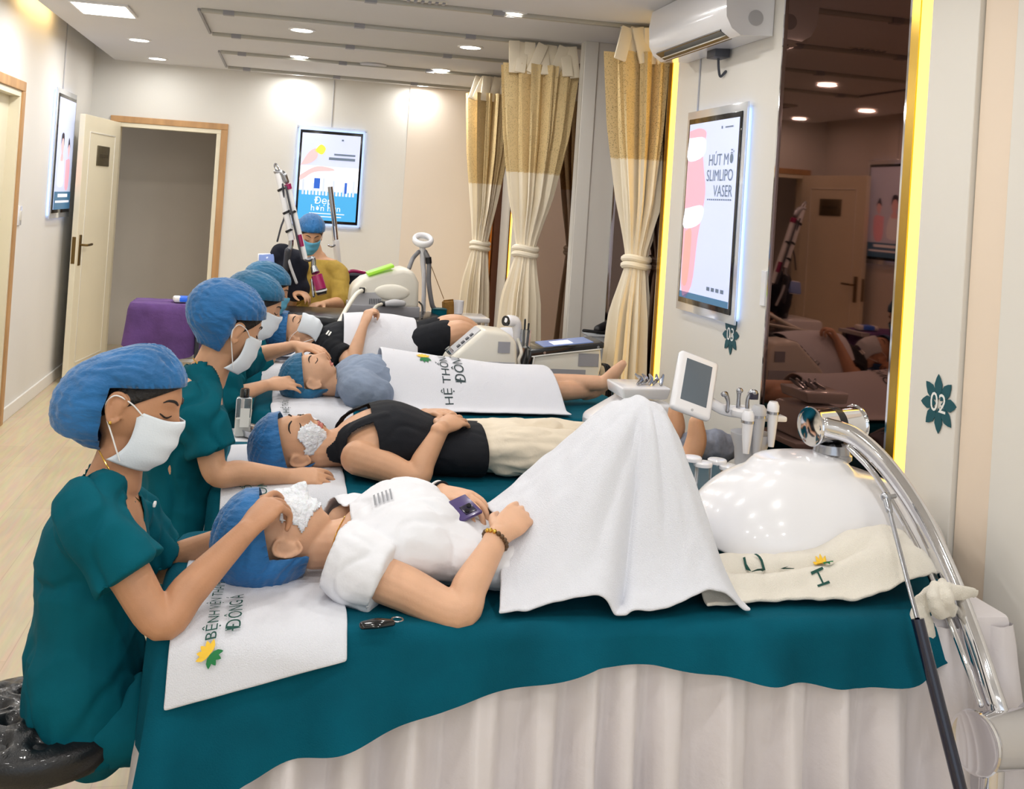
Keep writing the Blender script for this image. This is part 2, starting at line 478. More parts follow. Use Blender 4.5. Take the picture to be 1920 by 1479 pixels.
# door trims: wooden casings and pale inner linings
def _t1(b):
    bb(b, -1.45, -0.51, YB-0.02, YB, 2.01, 2.062, 0.004); bb(b, -0.565, -0.51, YB-0.02, YB, 0, 2.009, 0.003); bb(b, -1.45, -1.395, YB-0.02, YB, 0, 2.009, 0.003)
trim1 = struct('trim_1', 'wood_trim', _t1, 'wooden casing round the open doorway in the back wall')
part('lining', 'door_cream', trim1, lambda b: (bb(b, -0.60, -0.566, YB-0.012, YB+0.10, 0, 1.974), bb(b, -1.394, -0.566, YB-0.012, YB+0.10, 1.975, 2.009), bb(b, -1.394, -1.37, YB-0.012, YB+0.10, 0, 1.974)), False)
def _t2(b):
    bb(b, XL, XL+0.022, 6.93, 6.99, 0, 2.029, 0.003); bb(b, XL, XL+0.022, 6.04, 6.10, 0, 2.029, 0.003); bb(b, XL, XL+0.022, 6.04, 6.99, 2.03, 2.09, 0.004)
trim2 = struct('trim_2', 'wood_trim', _t2, 'wooden casing of the door in the left wall')
part('lining', 'door_cream', trim2, lambda b: (bb(b, XL-0.1, XL+0.01, 6.895, 6.929, 0, 1.994), bb(b, XL-0.1, XL+0.01, 6.101, 6.929, 1.995, 2.029)), False)
door2 = struct('door_2', 'door_cream', lambda b: bb(b, XL-0.09, XL-0.05, 6.10, 6.895, 0.005, 1.995), 'closed cream door in the left wall')
# open door leaf, hinged on the left jamb and swung into the room
dh, df = np.array([-1.385, 9.275]), np.array([-1.507, 8.397])
dl = np.linalg.norm(df-dh); du = np.append((df-dh)/dl, 0.0); dn = np.array([-du[1], du[0], 0.0])
if dn[0] < 0: dn = -dn      # face towards the room centre
dR = np.stack([du, dn, [0, 0, 1]], 1)
def dp(u, v, n): return np.append(dh, 0)+du*u+np.array([0, 0, v])+dn*n
door1 = struct('door_1', 'door_cream', lambda b: b.box(dp(dl/2, 1.01, 0), (dl, 0.042, 1.99), dR, 0.003), 'cream door leaf standing open at the back of the room')
def _grv(b):
    for u0, u1, v0, v1 in ((0.13, dl-0.13, 0.14, 1.88),):
        t = 0.012
        for cu, cv, su, sv in (((u0+u1)/2, v0, u1-u0, t), ((u0+u1)/2, v1, u1-u0, t), (u0, (v0+v1)/2, t, v1-v0), (u1, (v0+v1)/2, t, v1-v0)):
            b.box(dp(cu, cv, 0.0215), (su, 0.008, sv), dR, 0.003)
part('panel_moulding', 'plastic_offwhite', door1, _grv)
plate = part('name_plate', 'plate_bronze', door1, lambda b: b.box(dp(0.42, 1.71, 0.024), (0.30, 0.008, 0.155), dR, 0.003))
part('plate_lettering', 'plate_text', plate, lambda b: [b.box(dp(0.42+(k-2.5)*0.036, 1.71, 0.0285), (0.026, 0.002, 0.026), dR) for k in range(6)], False)
hd = part('door_handle', 'brass_dark', door1, lambda b: (b.box(dp(dl-0.065, 0.99, 0.025), (0.042, 0.008, 0.23), dR, 0.003),
     b.tube([dp(dl-0.065, 1.03, 0.025), dp(dl-0.065, 1.03, 0.07), dp(dl-0.10, 1.03, 0.075), dp(dl-0.19, 1.032, 0.072)], 0.009, 10)))
part('lock_plate', 'brass_dark', door1, lambda b: b.box(dp(dl+0.001, 0.99, 0), (0.004, 0.026, 0.2), dR), False)

# right wall: bronze mirrors between pale panels, yellow light strips, a pilaster
def wpanel(name, m, y0, y1, x=XR-0.02, z0=0.0, z1=ZC, label=None, bev=0.003):
    o = part(name, m, wall_right, lambda b: bb(b, x, XR+0.002, y0, y1, z0, z1, bev), False)
    if label: o['label'] = label
    return o
wpanel('panel', 'panel_white', 2.655, 2.883, XR-0.035)
wpanel('panel', 'panel_peach', 2.505, 2.65, XR-0.02)
wpanel('panel', 'panel_white', 1.2, 2.50, XR-0.03)
wpanel('panel', 'panel_white', 3.90, 5.06, XR-0.02)
wpanel('panel', 'panel_white', 7.98, 8.80, XR-0.02)
wpanel('panel', 'panel_white', 9.0, YB, XR-0.02)
for y0, y1 in ((3.035, 3.885), (5.215, 5.99), (6.12, 7.97)):
    tw = 0.026*(y1-y0)
    mo = part('mirror_panel', 'mirror_bronze', wall_right, lambda b: b.add([(XR, y0, 0), (XR-tw, y1, 0), (XR+0.003, y1, 0), (XR+0.003, y0, 0), (XR, y0, ZC), (XR-tw, y1, ZC), (XR+0.003, y1, ZC), (XR+0.003, y0, ZC)],
        [(0, 3, 2, 1), (4, 5, 6, 7), (0, 1, 5, 4), (1, 2, 6, 5), (2, 3, 7, 6), (3, 0, 4, 7)]), False)
    mo['label'] = 'bronze tinted mirror'
    part('chrome_edge', 'chrome', mo, lambda b, y0=y0, y1=y1: (bb(b, XR-0.012, XR, y0-0.008, y0+0.003, 0, ZC)), False)
    part('chrome_edge', 'chrome', mo, lambda b, y0=y0, y1=y1: bb(b, XR-0.03, XR, y1-0.001, y1+0.008, 0, ZC), False)
for y0 in (2.885, 5.065, 8.81):
    part('gold_strip', 'gold_trim', wall_right, lambda b, y0=y0: bb(b, XR-0.016, XR+0.002, y0+0.091, y0+0.136, 0, ZC), False)
    s = part('led_strip', 'led_yellow', wall_right, lambda b, y0=y0: bb(b, XR-0.012, XR+0.002, y0, y0+0.09, 0, ZC), False)
    s['label'] = 'glowing yellow light strip'
pil = part('pilaster', 'panel_white', wall_right, lambda b: (bb(b, 1.65, XR+0.002, 6.01, 6.10, 0, ZC, 0.003), bb(b, 1.65, 1.73, 6.0, 6.02, 0, ZC, 0.002)), False)
pil['label'] = 'pale square pilaster standing out from the wall'
part('mirror_panel', 'mirror_bronze', wall_back, lambda b: bb(b, 1.66, XR-0.02, YB-0.006, YB-0.001, 0, ZC-0.005), False)['label'] = 'narrow bronze tinted mirror beside the corner'
part('panel', 'wall_warm_spill', wall_back, lambda b: bb(b, 1.0, 1.655, YB-0.008, YB-0.001, 0.09, ZC-0.005), False)  # flat peach slab: warm light-strip spill painted onto the back wall
part('socket_plate', 'plastic_white', wall_right, lambda b: bb(b, XR-0.028, XR-0.018, 3.915, 3.955, 1.20, 1.34, 0.002), False)
# thin cables running from the posters up to the ceiling are part of the walls' fittings
part('cable', 'plastic_grey', wall_left, lambda b: b.tube([(XL+0.004, 8.14, 2.13), (XL+0.004, 8.14, 2.66)], 0.004, 6), True)
part('cable', 'plastic_grey', wall_back, lambda b: b.tube([(0.345, YB-0.004, 2.06), (0.345, YB-0.004, 2.51)], 0.004, 6), True)
part('cable', 'plastic_grey', wall_right, lambda b: b.tube([(XR-0.024, 4.76, 2.03), (XR-0.024, 4.76, 2.28)], 0.004, 6), True)

sw = thing('light_switch', 'small white light switch beside the wooden door casing', 'switch')
part('plate', 'plastic_white', sw, lambda b: bb(b, XL, XL+0.01, 7.07, 7.15, 1.21, 1.33, 0.003))
part('rocker', 'plastic_offwhite', sw, lambda b: bb(b, XL+0.009, XL+0.014, 7.09, 7.13, 1.24, 1.30, 0.002))

# ------------------------------------------------------------------ lamps of the room
def area(name, loc, size, power, color=(1, 0.98, 0.955), shape='DISK', rot=(0, 0, 0), parent=None, spread=None, size_y=None):
    l = bpy.data.lights.new(name, 'AREA'); l.shape = shape; l.size = size; l.energy = power; l.color = color
    if size_y: l.size_y = size_y
    if spread: l.spread = spread
    o = bpy.data.objects.new(name, l); COL.objects.link(o); o.location = loc; o.rotation_euler = rot
    if parent: o.parent = parent
    return o
DL_W = 4.0
cols = {-1.07: 'beside the left wall', 0.03: 'in the middle row', 1.08: 'in the row nearest the curtains'}
spots = [(x, y) for x in (-1.07, 0.03, 1.08) for y in (-1.2, 0.1, 1.4, 2.75, 4.07)]  # rows out of view, added for the light they give
spots += [(-1.07, 5.35), (-1.07, 7.83), (-1.07, 8.9), (0.03, 5.37), (0.03, 6.63), (0.03, 7.94), (0.03, 9.12), (1.08, 5.38), (1.08, 6.67), (1.08, 7.96), (1.08, 9.15)]
order = {5.38: 'nearest', 5.37: 'nearest', 6.67: 'second nearest', 6.63: 'second nearest', 7.96: 'third', 7.94: 'third', 9.15: 'farthest', 9.12: 'farthest', 7.83: 'nearer', 8.9: 'farther'}
for x, y in spots:
    if y in order:
        lab = '%s round ceiling downlight %s' % (order[y], cols[x])
    else:
        lab = 'unseen added ceiling downlight %s, %s one counting towards the camera' % (cols[x], {-1.2: 'sixth', 0.1: 'fifth', 1.4: 'fourth', 2.75: 'third', 4.07: 'second', 5.35: 'first'}[y])
    t = thing('ceiling_downlight', lab, 'ceiling light', 'round ceiling downlights')
    part('bezel', 'white_metal', t, lambda b: b.lathe((x, y, ZC+0.002), [(0.082, 0), (0.082, -0.006), (0.066, -0.01), (0.062, -0.002)]))
    part('diffuser', 'light_emit', t, lambda b: b.lathe((x, y, ZC), [(0.064, -0.003), (0.064, -0.006)]))
    area('downlight_lamp', (x, y, ZC-0.02), 0.12, DL_W*(0.55 if y > 8.7 else 1.6 if y > 5 else 1.05), parent=t)
t = thing('ceiling_panel_light', 'rectangular ceiling panel light near the left wall', 'ceiling light')
part('frame', 'white_metal', t, lambda b: bb(b, -1.26, -0.94, 6.34, 6.76, ZC-0.012, ZC+0.002, 0.003))
part('diffuser', 'panel_emit', t, lambda b: bb(b, -1.245, -0.955, 6.355, 6.745, ZC-0.014, ZC-0.011), False)
area('panel_lamp', (-1.10, 6.55, ZC-0.03), 0.28, 7, (1, 0.98, 0.95), 'RECTANGLE', parent=t, size_y=0.38)
t = thing('cove_light', 'warm light hidden in the ceiling gap above the left wall', 'light strip')
part('strip', 'led_yellow', t, lambda b: bb(b, -1.47, -1.455, 6.6, 7.7, ZC+0.062, ZC+0.08), False)
area('cove_lamp', (-1.45, 7.15, ZC+0.1), 0.04, 2.0, (1, 0.7, 0.32), 'RECTANGLE', rot=(0, math.radians(60), 0), parent=t, size_y=0.9)
t = thing('ceiling_speaker', 'flat round grey ceiling speaker between the curtain tracks', 'speaker')
part('grille', 'plastic_grey', t, lambda b: b.lathe((0.574, 8.007, ZC+0.002), [(0.10, 0), (0.10, -0.012), (0.085, -0.016)]))
t = thing('sprinkler_bar', 'small white vented strip on the ceiling beside the front track', 'ceiling vent')
part('bar', 'plastic_offwhite', t, lambda b: bb(b, 0.50, 0.72, 5.24, 5.28, ZC-0.01, ZC+0.002))
for k in range(6): part('fin', 'plastic_mid', t, lambda b: bb(b, 0.52+k*0.035, 0.535+k*0.035, 5.235, 5.285, ZC-0.016, ZC-0.008), False)

# curtain tracks on the ceiling: U-shaped loops open towards the right wall
def track(y0, y1, label):
    t = thing('curtain_track', label, 'curtain track')
    x0, x1 = -0.55, XR-0.03
    for yy, nm in ((y0, 0), (y1, 1)):
        part('rail', 'rail_grey', t, lambda b: (bb(b, x0+0.02, x1, yy-0.016, yy+0.016, ZC-0.022, ZC+0.002, 0.004)))
        for xx in (-0.38, 0.35, 1.0):
            part('clip', 'plastic_mid', t, lambda b: bb(b, xx-0.03, xx+0.03, yy-0.02, yy+0.02, ZC-0.026, ZC+0.001), False)
    part('end_bar', 'plastic_mid', t, lambda b: bb(b, x0, x0+0.014, y0, y1, ZC-0.014, ZC+0.002), False)
track(4.45, 5.35, 'curtain track nearest the camera on the ceiling')
track(6.20, 7.12, 'middle curtain track loop on the ceiling')
track(8.03, 9.02, 'farthest curtain track loop by the back wall')

# ------------------------------------------------------------------ light box posters
def poster(name, label, c, ux, w, h, fill, glow=True):
    """c centre on the wall; ux to the viewer's right, wall normal = ux x uz"""
    ux = unit(ux); uz = np.array([0, 0, 1.0]); n = np.cross(ux, uz); c = V3(c)
    R = np.stack([ux, n, uz], 1); t = thing(name, label, 'poster', 'glowing light box posters')
    if glow: part('back_light', 'poster_glow', t, lambda b: b.box(c+n*0.012, (w+0.035, 0.006, h+0.035), R), False)
    part('acrylic_plate', 'acrylic', t, lambda b: b.box(c+n*0.022, (w+0.075, 0.01, h+0.075), R, 0.003))
    part('black_border', 'black_gloss', t, lambda b: b.box(c+n*0.030, (w, 0.006, h), R, 0.002))
    scr = part('poster_sheet', 'poster_lilac', t, lambda b: b.box(c+n*0.0335, (w-0.036, 0.002, h-0.05), R), False)
    for sx in (-1, 1):
        for sz in (-1, 1):
            part('standoff', 'steel', t, lambda b: b.lathe(c+ux*sx*(w/2+0.022)+uz*sz*(h/2+0.022)+n*0.0, [(0.008, 0), (0.008, 0.04), (0.006, 0.043)], n, 10))
    def fn(lift): return lambda u, v: c+ux*u+uz*v+n*(0.0352+lift)
    fill(scr, fn, (w-0.036)/2, (h-0.05)/2)
    return t
def rect(fn, m, parent, u0, u1, v0, v1, name='print'):
    b = MB(); blob(b, fn, 0, 0, [(u0, v0), (u1, v0), (u1, v1), (u0, v1)]); return b.build(name, m, parent, False)
def shape(fn, m, parent, pts, name='print'):
    b = MB(); P = [(p[0], p[1]) for p in spline([(x, y, 0) for x, y in pts+[pts[0]]], len(pts)*4)[:-1]]
    blob(b, fn, 0, 0, P); return b.build(name, m, parent, False)
def fill_tv(s, fn, w, h):
    f1, f2 = fn(0.0006), fn(0.0012)
    shape(f1, 'poster_pink', s, [(-w*0.98, h*0.92), (-w*0.55, h*0.94), (-w*0.25, h*0.88), (-w*0.35, h*0.7), (-w*0.28, h*0.5), (-w*0.15, h*0.25), (-w*0.2, h*0.02), (-w*0.35, -h*0.3), (-w*0.5, -h*0.85), (-w*0.95, -h*0.85)], 'printed_body')
    shape(f2, 'poster_white', s, [(-w*0.98, h*0.84), (-w*0.3, h*0.82), (-w*0.32, h*0.62), (-w*0.98, h*0.58)], 'printed_bra')
    shape(f2, 'poster_white', s, [(-w*0.98, h*0.02), (-w*0.22, h*0.06), (-w*0.3, -h*0.14), (-w*0.98, -h*0.2)], 'printed_briefs')
    shape(f2, 'poster_orange', s, [(-w*0.9, -h*0.24), (-w*0.62, -h*0.24), (-w*0.68, -h*0.8), (-w*0.92, -h*0.8)], 'printed_leg')
    rect(f1, 'poster_steel', s, -w, w, -h, -h*0.93)
    lettering([('HÚT MỠ', w*0.9, h*0.56, 0.072, 0), ('SLIMLIPO', w*0.9, h*0.39, 0.072, 0), ('VASER', w*0.9, h*0.22, 0.072, 0)], 'poster_text', s, f2, align='RIGHT')
    for k in range(12): rect(f2, 'poster_text', s, -w*0.05+k*w*0.08, -w*0.05+k*w*0.08+w*0.055, h*0.125, h*0.14, 'small_print')
    rect(f2, 'poster_text', s, w*0.35, w*0.40, h*0.9, h*0.93); rect(f2, 'poster_text', s, w*0.5, w*0.8, h*0.905, h*0.92)
    for k in range(4): rect(f2, 'poster_text', s, w*0.15+k*w*0.18, w*0.15+k*w*0.18+w*0.12, -h*0.86, -h*0.82, 'small_print')
poster('light_box_poster', 'tall light box poster with HÚT MỠ lettering under the air conditioner', (XR-0.022, 4.475, 1.563), (0, -1, 0), 0.60, 0.86, fill_tv)
def fill_back(s, fn, w, h):
    f1, f2 = fn(0.0006), fn(0.0012)
    rect(f1, 'poster_white', s, -w, w, -h*0.3, h*0.25)
    rect(f2, 'poster_blue', s, -w, w, -h, -h*0.33)
    f3 = fn(0.0018)
    shape(f3, 'poster_skin', s, [(-w, h*0.02), (-w*0.6, h*0.2), (-w*0.3, h*0.25), (w*0.1, h*0.21), (w*0.12, h*0.16), (-w*0.5, h*0.11), (-w*0.85, -h*0.05), (-w, -h*0.1)], 'printed_hand')
    shape(f3, 'poster_skin', s, [(-w, h*0.25), (-w*0.75, h*0.55), (-w*0.5, h*0.65), (-w*0.45, h*0.45), (-w*0.7, h*0.3)], 'printed_fingers')
    shape(f3, 'poster_yellow', s, [(-w*0.55, h*0.6), (-w*0.35, h*0.75), (-w*0.18, h*0.66), (-w*0.3, h*0.52)], 'printed_serum')
    rect(f3, 'poster_deep', s, -w*0.5, -w*0.3, -h*0.27, -h*0.03, 'printed_box')
    rect(f3, 'poster_deep', s, w*0.55, w*0.63, -h*0.35, -h*0.1, 'printed_box')
    rnd = random.Random(3)
    for k in range(16):
        u = -w*0.9+k*w*0.115; rect(fn(0.0015), 'poster_white' if k % 3 else 'poster_lilac', s, u, u+w*0.07, -h*0.42, -h*(0.02+0.2*rnd.random()), 'printed_bottle')
    lettering([('Đẹp', -w*0.15, -h*0.55, 0.085, 0), ('hơn hẳn', -w*0.05, -h*0.72, 0.075, 0)], 'poster_white', s, f3)
    for k in range(2): rect(f3, 'poster_white', s, -w*0.6+k*w*0.12, w*0.6-k*w*0.1, -h*(0.85+0.07*k), -h*(0.83+0.07*k), 'small_print')
    rect(f3, 'poster_text', s, w*0.12, w*0.85, h*0.52, h*0.56, 'small_print'); rect(f3, 'poster_text', s, -w*0.05, w*0.85, h*0.41, h*0.47, 'small_print')
    rect(f3, 'poster_text', s, w*0.35, w*0.42, h*0.86, h*0.9, 'small_print')
pc = (at(564, 242, YB)+at(669, 423, YB))/2
poster('light_box_poster', 'light box poster with a hand, bottles and a blue foot on the back wall', (pc[0], YB-0.001, pc[2]), (1, 0, 0), 0.53, 0.79, fill_back)
def fill_left(s, fn, w, h):
    f1, f2, f3 = fn(0.0006), fn(0.0012), fn(0.0018)
    shape(f1, 'poster_white', s, [(-w*0.62, -h*0.1), (-w*0.15, -h*0.1), (-w*0.05, -h*0.55), (-w*0.72, -h*0.55)], 'printed_top')
    shape(f2, 'poster_skin', s, [(-w*0.55, h*0.15), (-w*0.38, h*0.32), (-w*0.22, h*0.15), (-w*0.38, -h*0.04)], 'printed_face')
    shape(f2, 'poster_skin', s, [(-w*0.46, h*0.0), (-w*0.3, h*0.0), (-w*0.22, -h*0.12), (-w*0.55, -h*0.12)], 'printed_neck')
    shape(f3, 'poster_hair', s, [(-w*0.58, h*0.15), (-w*0.5, h*0.36), (-w*0.26, h*0.36), (-w*0.2, h*0.15), (-w*0.3, h*0.27), (-w*0.46, h*0.27)], 'printed_hair')
    shape(f2, 'poster_skin', s, [(w*0.3, h*0.1), (w*0.42, h*0.26), (w*0.55, h*0.1), (w*0.42, -h*0.06)], 'printed_face')
    shape(f3, 'poster_hair', s, [(w*0.27, h*0.12), (w*0.4, h*0.32), (w*0.58, h*0.12), (w*0.45, h*0.2)], 'printed_hair')
    shape(f1, 'poster_pink', s, [(w*0.15, -h*0.1), (w*0.65, -h*0.1), (w*0.6, -h*0.6), (w*0.2, -h*0.6)], 'printed_dress')
    rect(f3, 'poster_steel', s, -w, w, -h, -h*0.68)
    rect(fn(0.0022), 'poster_white', s, -w*0.6, w*0.6, -h*0.78, -h*0.72, 'small_print'); rect(fn(0.0022), 'poster_white', s, -w*0.85, w*0.85, -h*0.88, -h*0.84, 'small_print')
poster('light_box_poster', 'narrow looking light box poster on the left wall beside the open door', (XL+0.001, 8.20, 1.69), (0, 1, 0), 0.60, 0.84, fill_left)

# flower shaped bed numbers on the right wall
def number_sign(y, z, num, label, x):
    t = thing('number_sign', label, 'sign', 'flower shaped bed numbers')
    f1 = flat((x, y, z), (0, -1, 0), (0, 0, 1), 0.001); f2 = flat((x, y, z), (0, -1, 0), (0, 0, 1), 0.003)
    b = MB()
    for k in range(8):
        P = petal(0.072, 0.036, k*PI/4+0.08, 0.012); k0 = len(b.v)
        b.add([f1(*p) for p in P]+[f1(*p)+np.array([-0.0015, 0, 0]) for p in P], [tuple(range(8))[::-1], tuple(range(8, 16))]+[(i, (i+1) % 8, 8+(i+1) % 8, 8+i) for i in range(8)])
    b.lathe(f1(0, 0), [(0.034, 0), (0.034, 0.0022)], (-1, 0, 0), 20)
    b.build('petals', 'sign_teal', t, False)
    lettering([(num, 0, 0, 0.078, 0)], 'sign_white', t, f2, 'numerals')
p02 = atx(1761, 757, XR-0.035)
number_sign(p02[1], p02[2], '02', 'dark teal flower sign numbered 02', XR-0.036)
p03 = atx(1371, 628, XR-0.02)
number_sign(p03[1], p03[2], '03', 'dark teal flower sign numbered 03 below the tall poster', XR-0.021)

# ------------------------------------------------------------------ air conditioner
ac = thing('air_conditioner', 'white wall air conditioner above the tall poster', 'air conditioner')
ay0, ay1 = 4.0, 4.93
prof = [(1.878, 2.285), (1.74, 2.275), (1.70, 2.30), (1.675, 2.345), (1.668, 2.44), (1.68, 2.515), (1.72, 2.545), (1.878, 2.55)]
def _ac(b):
    k = len(prof); vs = [(x, ay0, z) for x, z in prof]+[(x, ay1, z) for x, z in prof]
    b.add(vs, [tuple(range(k)), tuple(range(k, 2*k))[::-1]]+[((i+1) % k, i, k+i, k+(i+1) % k) for i in range(k)])
body = part('body', 'plastic_white', ac, _ac, True, 35)
part('air_outlet', 'black_gloss', ac, lambda b: b.add([(1.745, ay0+0.1, 2.2725), (1.69, ay0+0.1, 2.303), (1.69, ay1-0.06, 2.303), (1.745, ay1-0.06, 2.2725), (1.755, ay0+0.1, 2.29), (1.70, ay0+0.1, 2.32), (1.70, ay1-0.06, 2.32), (1.755, ay1-0.06, 2.29)],
     [(3, 2, 1, 0), (0, 1, 5, 4), (2, 3, 7, 6), (4, 5, 6, 7), (1, 2, 6, 5), (3, 0, 4, 7)]), False)
part('louver', 'plastic_offwhite', ac, lambda b: b.box((1.712, (ay0+ay1)/2, 2.283), (0.03, 0.72, 0.004), np.array(Matrix.Rotation(math.radians(-28), 3, 'Y')), 0.001))
part('side_dial', 'plastic_grey', ac, lambda b: b.lathe((1.80, ay0+0.001, 2.35), [(0.032, 0), (0.032, 0.004), (0.024, 0.006)], (0, -1, 0)))
part('label_sticker', 'sticker_green', ac, lambda b: bb(b, 1.70, 1.75, ay0-0.0015, ay0, 2.475, 2.525), False)
part('pipe_cover', 'plastic_dark', ac, lambda b: (bb(b, 1.80, 1.87, 4.40, 4.50, 2.245, 2.29, 0.004), b.tube([(1.84, 4.46, 2.25), (1.85, 4.47, 2.20), (1.865, 4.48, 2.17), (1.875, 4.45, 2.19)], 0.006, 8)))

# ------------------------------------------------------------------ tied curtains hanging from the tracks
def curtain(cx, y, tie_z, w_top, w_bot, zn, label, seed):
    t = thing('curtain', label, 'curtain', 'tied back partition curtains')
    zt = ZC-0.05
    zs = [0.06, 0.35, tie_z-0.25, tie_z-0.05, tie_z, tie_z+0.05, tie_z+0.3, tie_z+0.7, zt]
    wx = [w_bot*1.05, w_bot, w_bot*0.72, 0.062, 0.052, 0.06, w_top*0.5, w_top*0.8, w_top]
    wy = [0.10, 0.10, 0.08, 0.05, 0.045, 0.05, 0.10, 0.11, 0.10]
    sx = [-0.02, -0.02, -0.015, 0, 0, 0, 0.01, 0.02, 0.02]
    rnd = random.Random(seed); ph = [rnd.random()*6 for _ in range(6)]
    def pt(th, z):
        a = interp(z, zs, wx); c = interp(z, zs, wy); s = interp(z, zs, sx)
        amp = 0.26*min(1.0, abs(z-tie_z)/0.35+0.12)
        k = 1+amp*math.sin(13*th+ph[0]+1.2*math.sin(2*th+ph[1]))+amp*0.7*math.sin(23*th+ph[2]+z*0.8)
        return np.array([cx+s+a*k*math.cos(th), y+c*k*math.sin(th), z])
    N = 104
    def sheet(b, z0, z1, m):
        vs = []; fs = []
        for i in range(m+1):
            z = lerp(z0, z1, i/m)
            for j in range(N): vs.append(pt(2*PI*j/N, z))
        for i in range(m):
            for j in range(N): fs.append((i*N+j, i*N+(j+1) % N, (i+1)*N+(j+1) % N, (i+1)*N+j))
        b.add(vs, fs)
    part('net_top', 'curtain_net', t, lambda b: sheet(b, zn, zt-0.10, 12))
    part('cloth', 'curtain_cream', t, lambda b: sheet(b, 0.05, zn+0.005, 26))
    def band(b):
        for dz in (-0.02, 0.015):
            b.tube([(cx+0.066*math.cos(a), y+0.058*math.sin(a), tie_z+dz+0.006*math.sin(a*2)) for a in np.linspace(0, 2*PI, 21)], 0.018, 8, 40)
    part('tie_band', 'curtain_tie', t, band)
    # folded heading with drooping pleat flaps and hooks
    for k in range(9):
        a = -w_top*0.95+k*w_top*1.9/8; yy = y-0.06-0.03*rnd.random()
        d = rnd.uniform(-0.25, 0.4)
        part('heading_flap', 'curtain_cream', t, lambda b: b.box((cx+0.02+a, yy, zt-0.065), (0.065, 0.018, 0.19), np.array(Matrix.Rotation(d, 3, 'Y') @ Matrix.Rotation(rnd.uniform(-0.3, 0.1), 3, 'X')), 0.005))
        part('hook', 'plastic_white', t, lambda b: b.tube([(cx+0.02+a, yy+0.03, zt-0.0), (cx+0.02+a, y-0.01, zt+0.035)], 0.004, 6))
    return t
c1 = at(1193, 490, 5.35); curtain(c1[0]+0.0, 5.35, c1[2], 0.20, 0.12, at(1180, 300, 5.35)[2], 'tied cream curtain nearest the air conditioner', 1)
c2 = at(985, 470, 6.2); curtain(c2[0], 6.2, c2[2], 0.19, 0.12, at(985, 325, 6.2)[2], 'tied cream curtain between pilaster and farthest curtain', 2)
c3 = at(900, 460, 8.03); curtain(c3[0], 8.03, c3[2], 0.15, 0.11, at(900, 345, 8.03)[2], 'tied cream curtain farthest back by the back wall', 3)

# ================================================================== treatment beds
BZ = 0.64
def outline(x0, x1, y0, y1, rh, rf, step=0.011):
    """rounded plan, from the head-near corner along the near side, foot, far side, head; returns points and outward normals"""
    P = []
    def arc(cx, cy, r, a0, a1):
        n = max(3, int(r*abs(a1-a0)/step))
        for i in range(n+1):
            a = lerp(a0, a1, i/n); P.append((cx+r*math.cos(a), cy+r*math.sin(a), math.cos(a), math.sin(a)))
    def seg(ax, ay, bx, by, nx, ny):
        n = max(2, int(math.hypot(bx-ax, by-ay)/step))
        for i in range(1, n): P.append((lerp(ax, bx, i/n), lerp(ay, by, i/n), nx, ny))
    arc(x0+rh, y0+rh, rh, PI, 1.5*PI); seg(x0+rh, y0, x1-rf, y0, 0, -1)
    arc(x1-rf, y0+rf, rf, 1.5*PI, 2*PI); seg(x1, y0+rf, x1, y1-rh, 1, 0)
    arc(x1-rh, y1-rh, rh, 0, PI/2); seg(x1-rh, y1, x0+rh, y1, 0, 1)
    arc(x0+rh, y1-rh, rh, PI/2, PI); seg(x0, y1-rh, x0, y0+rh, -1, 0)
    return np.array(P)
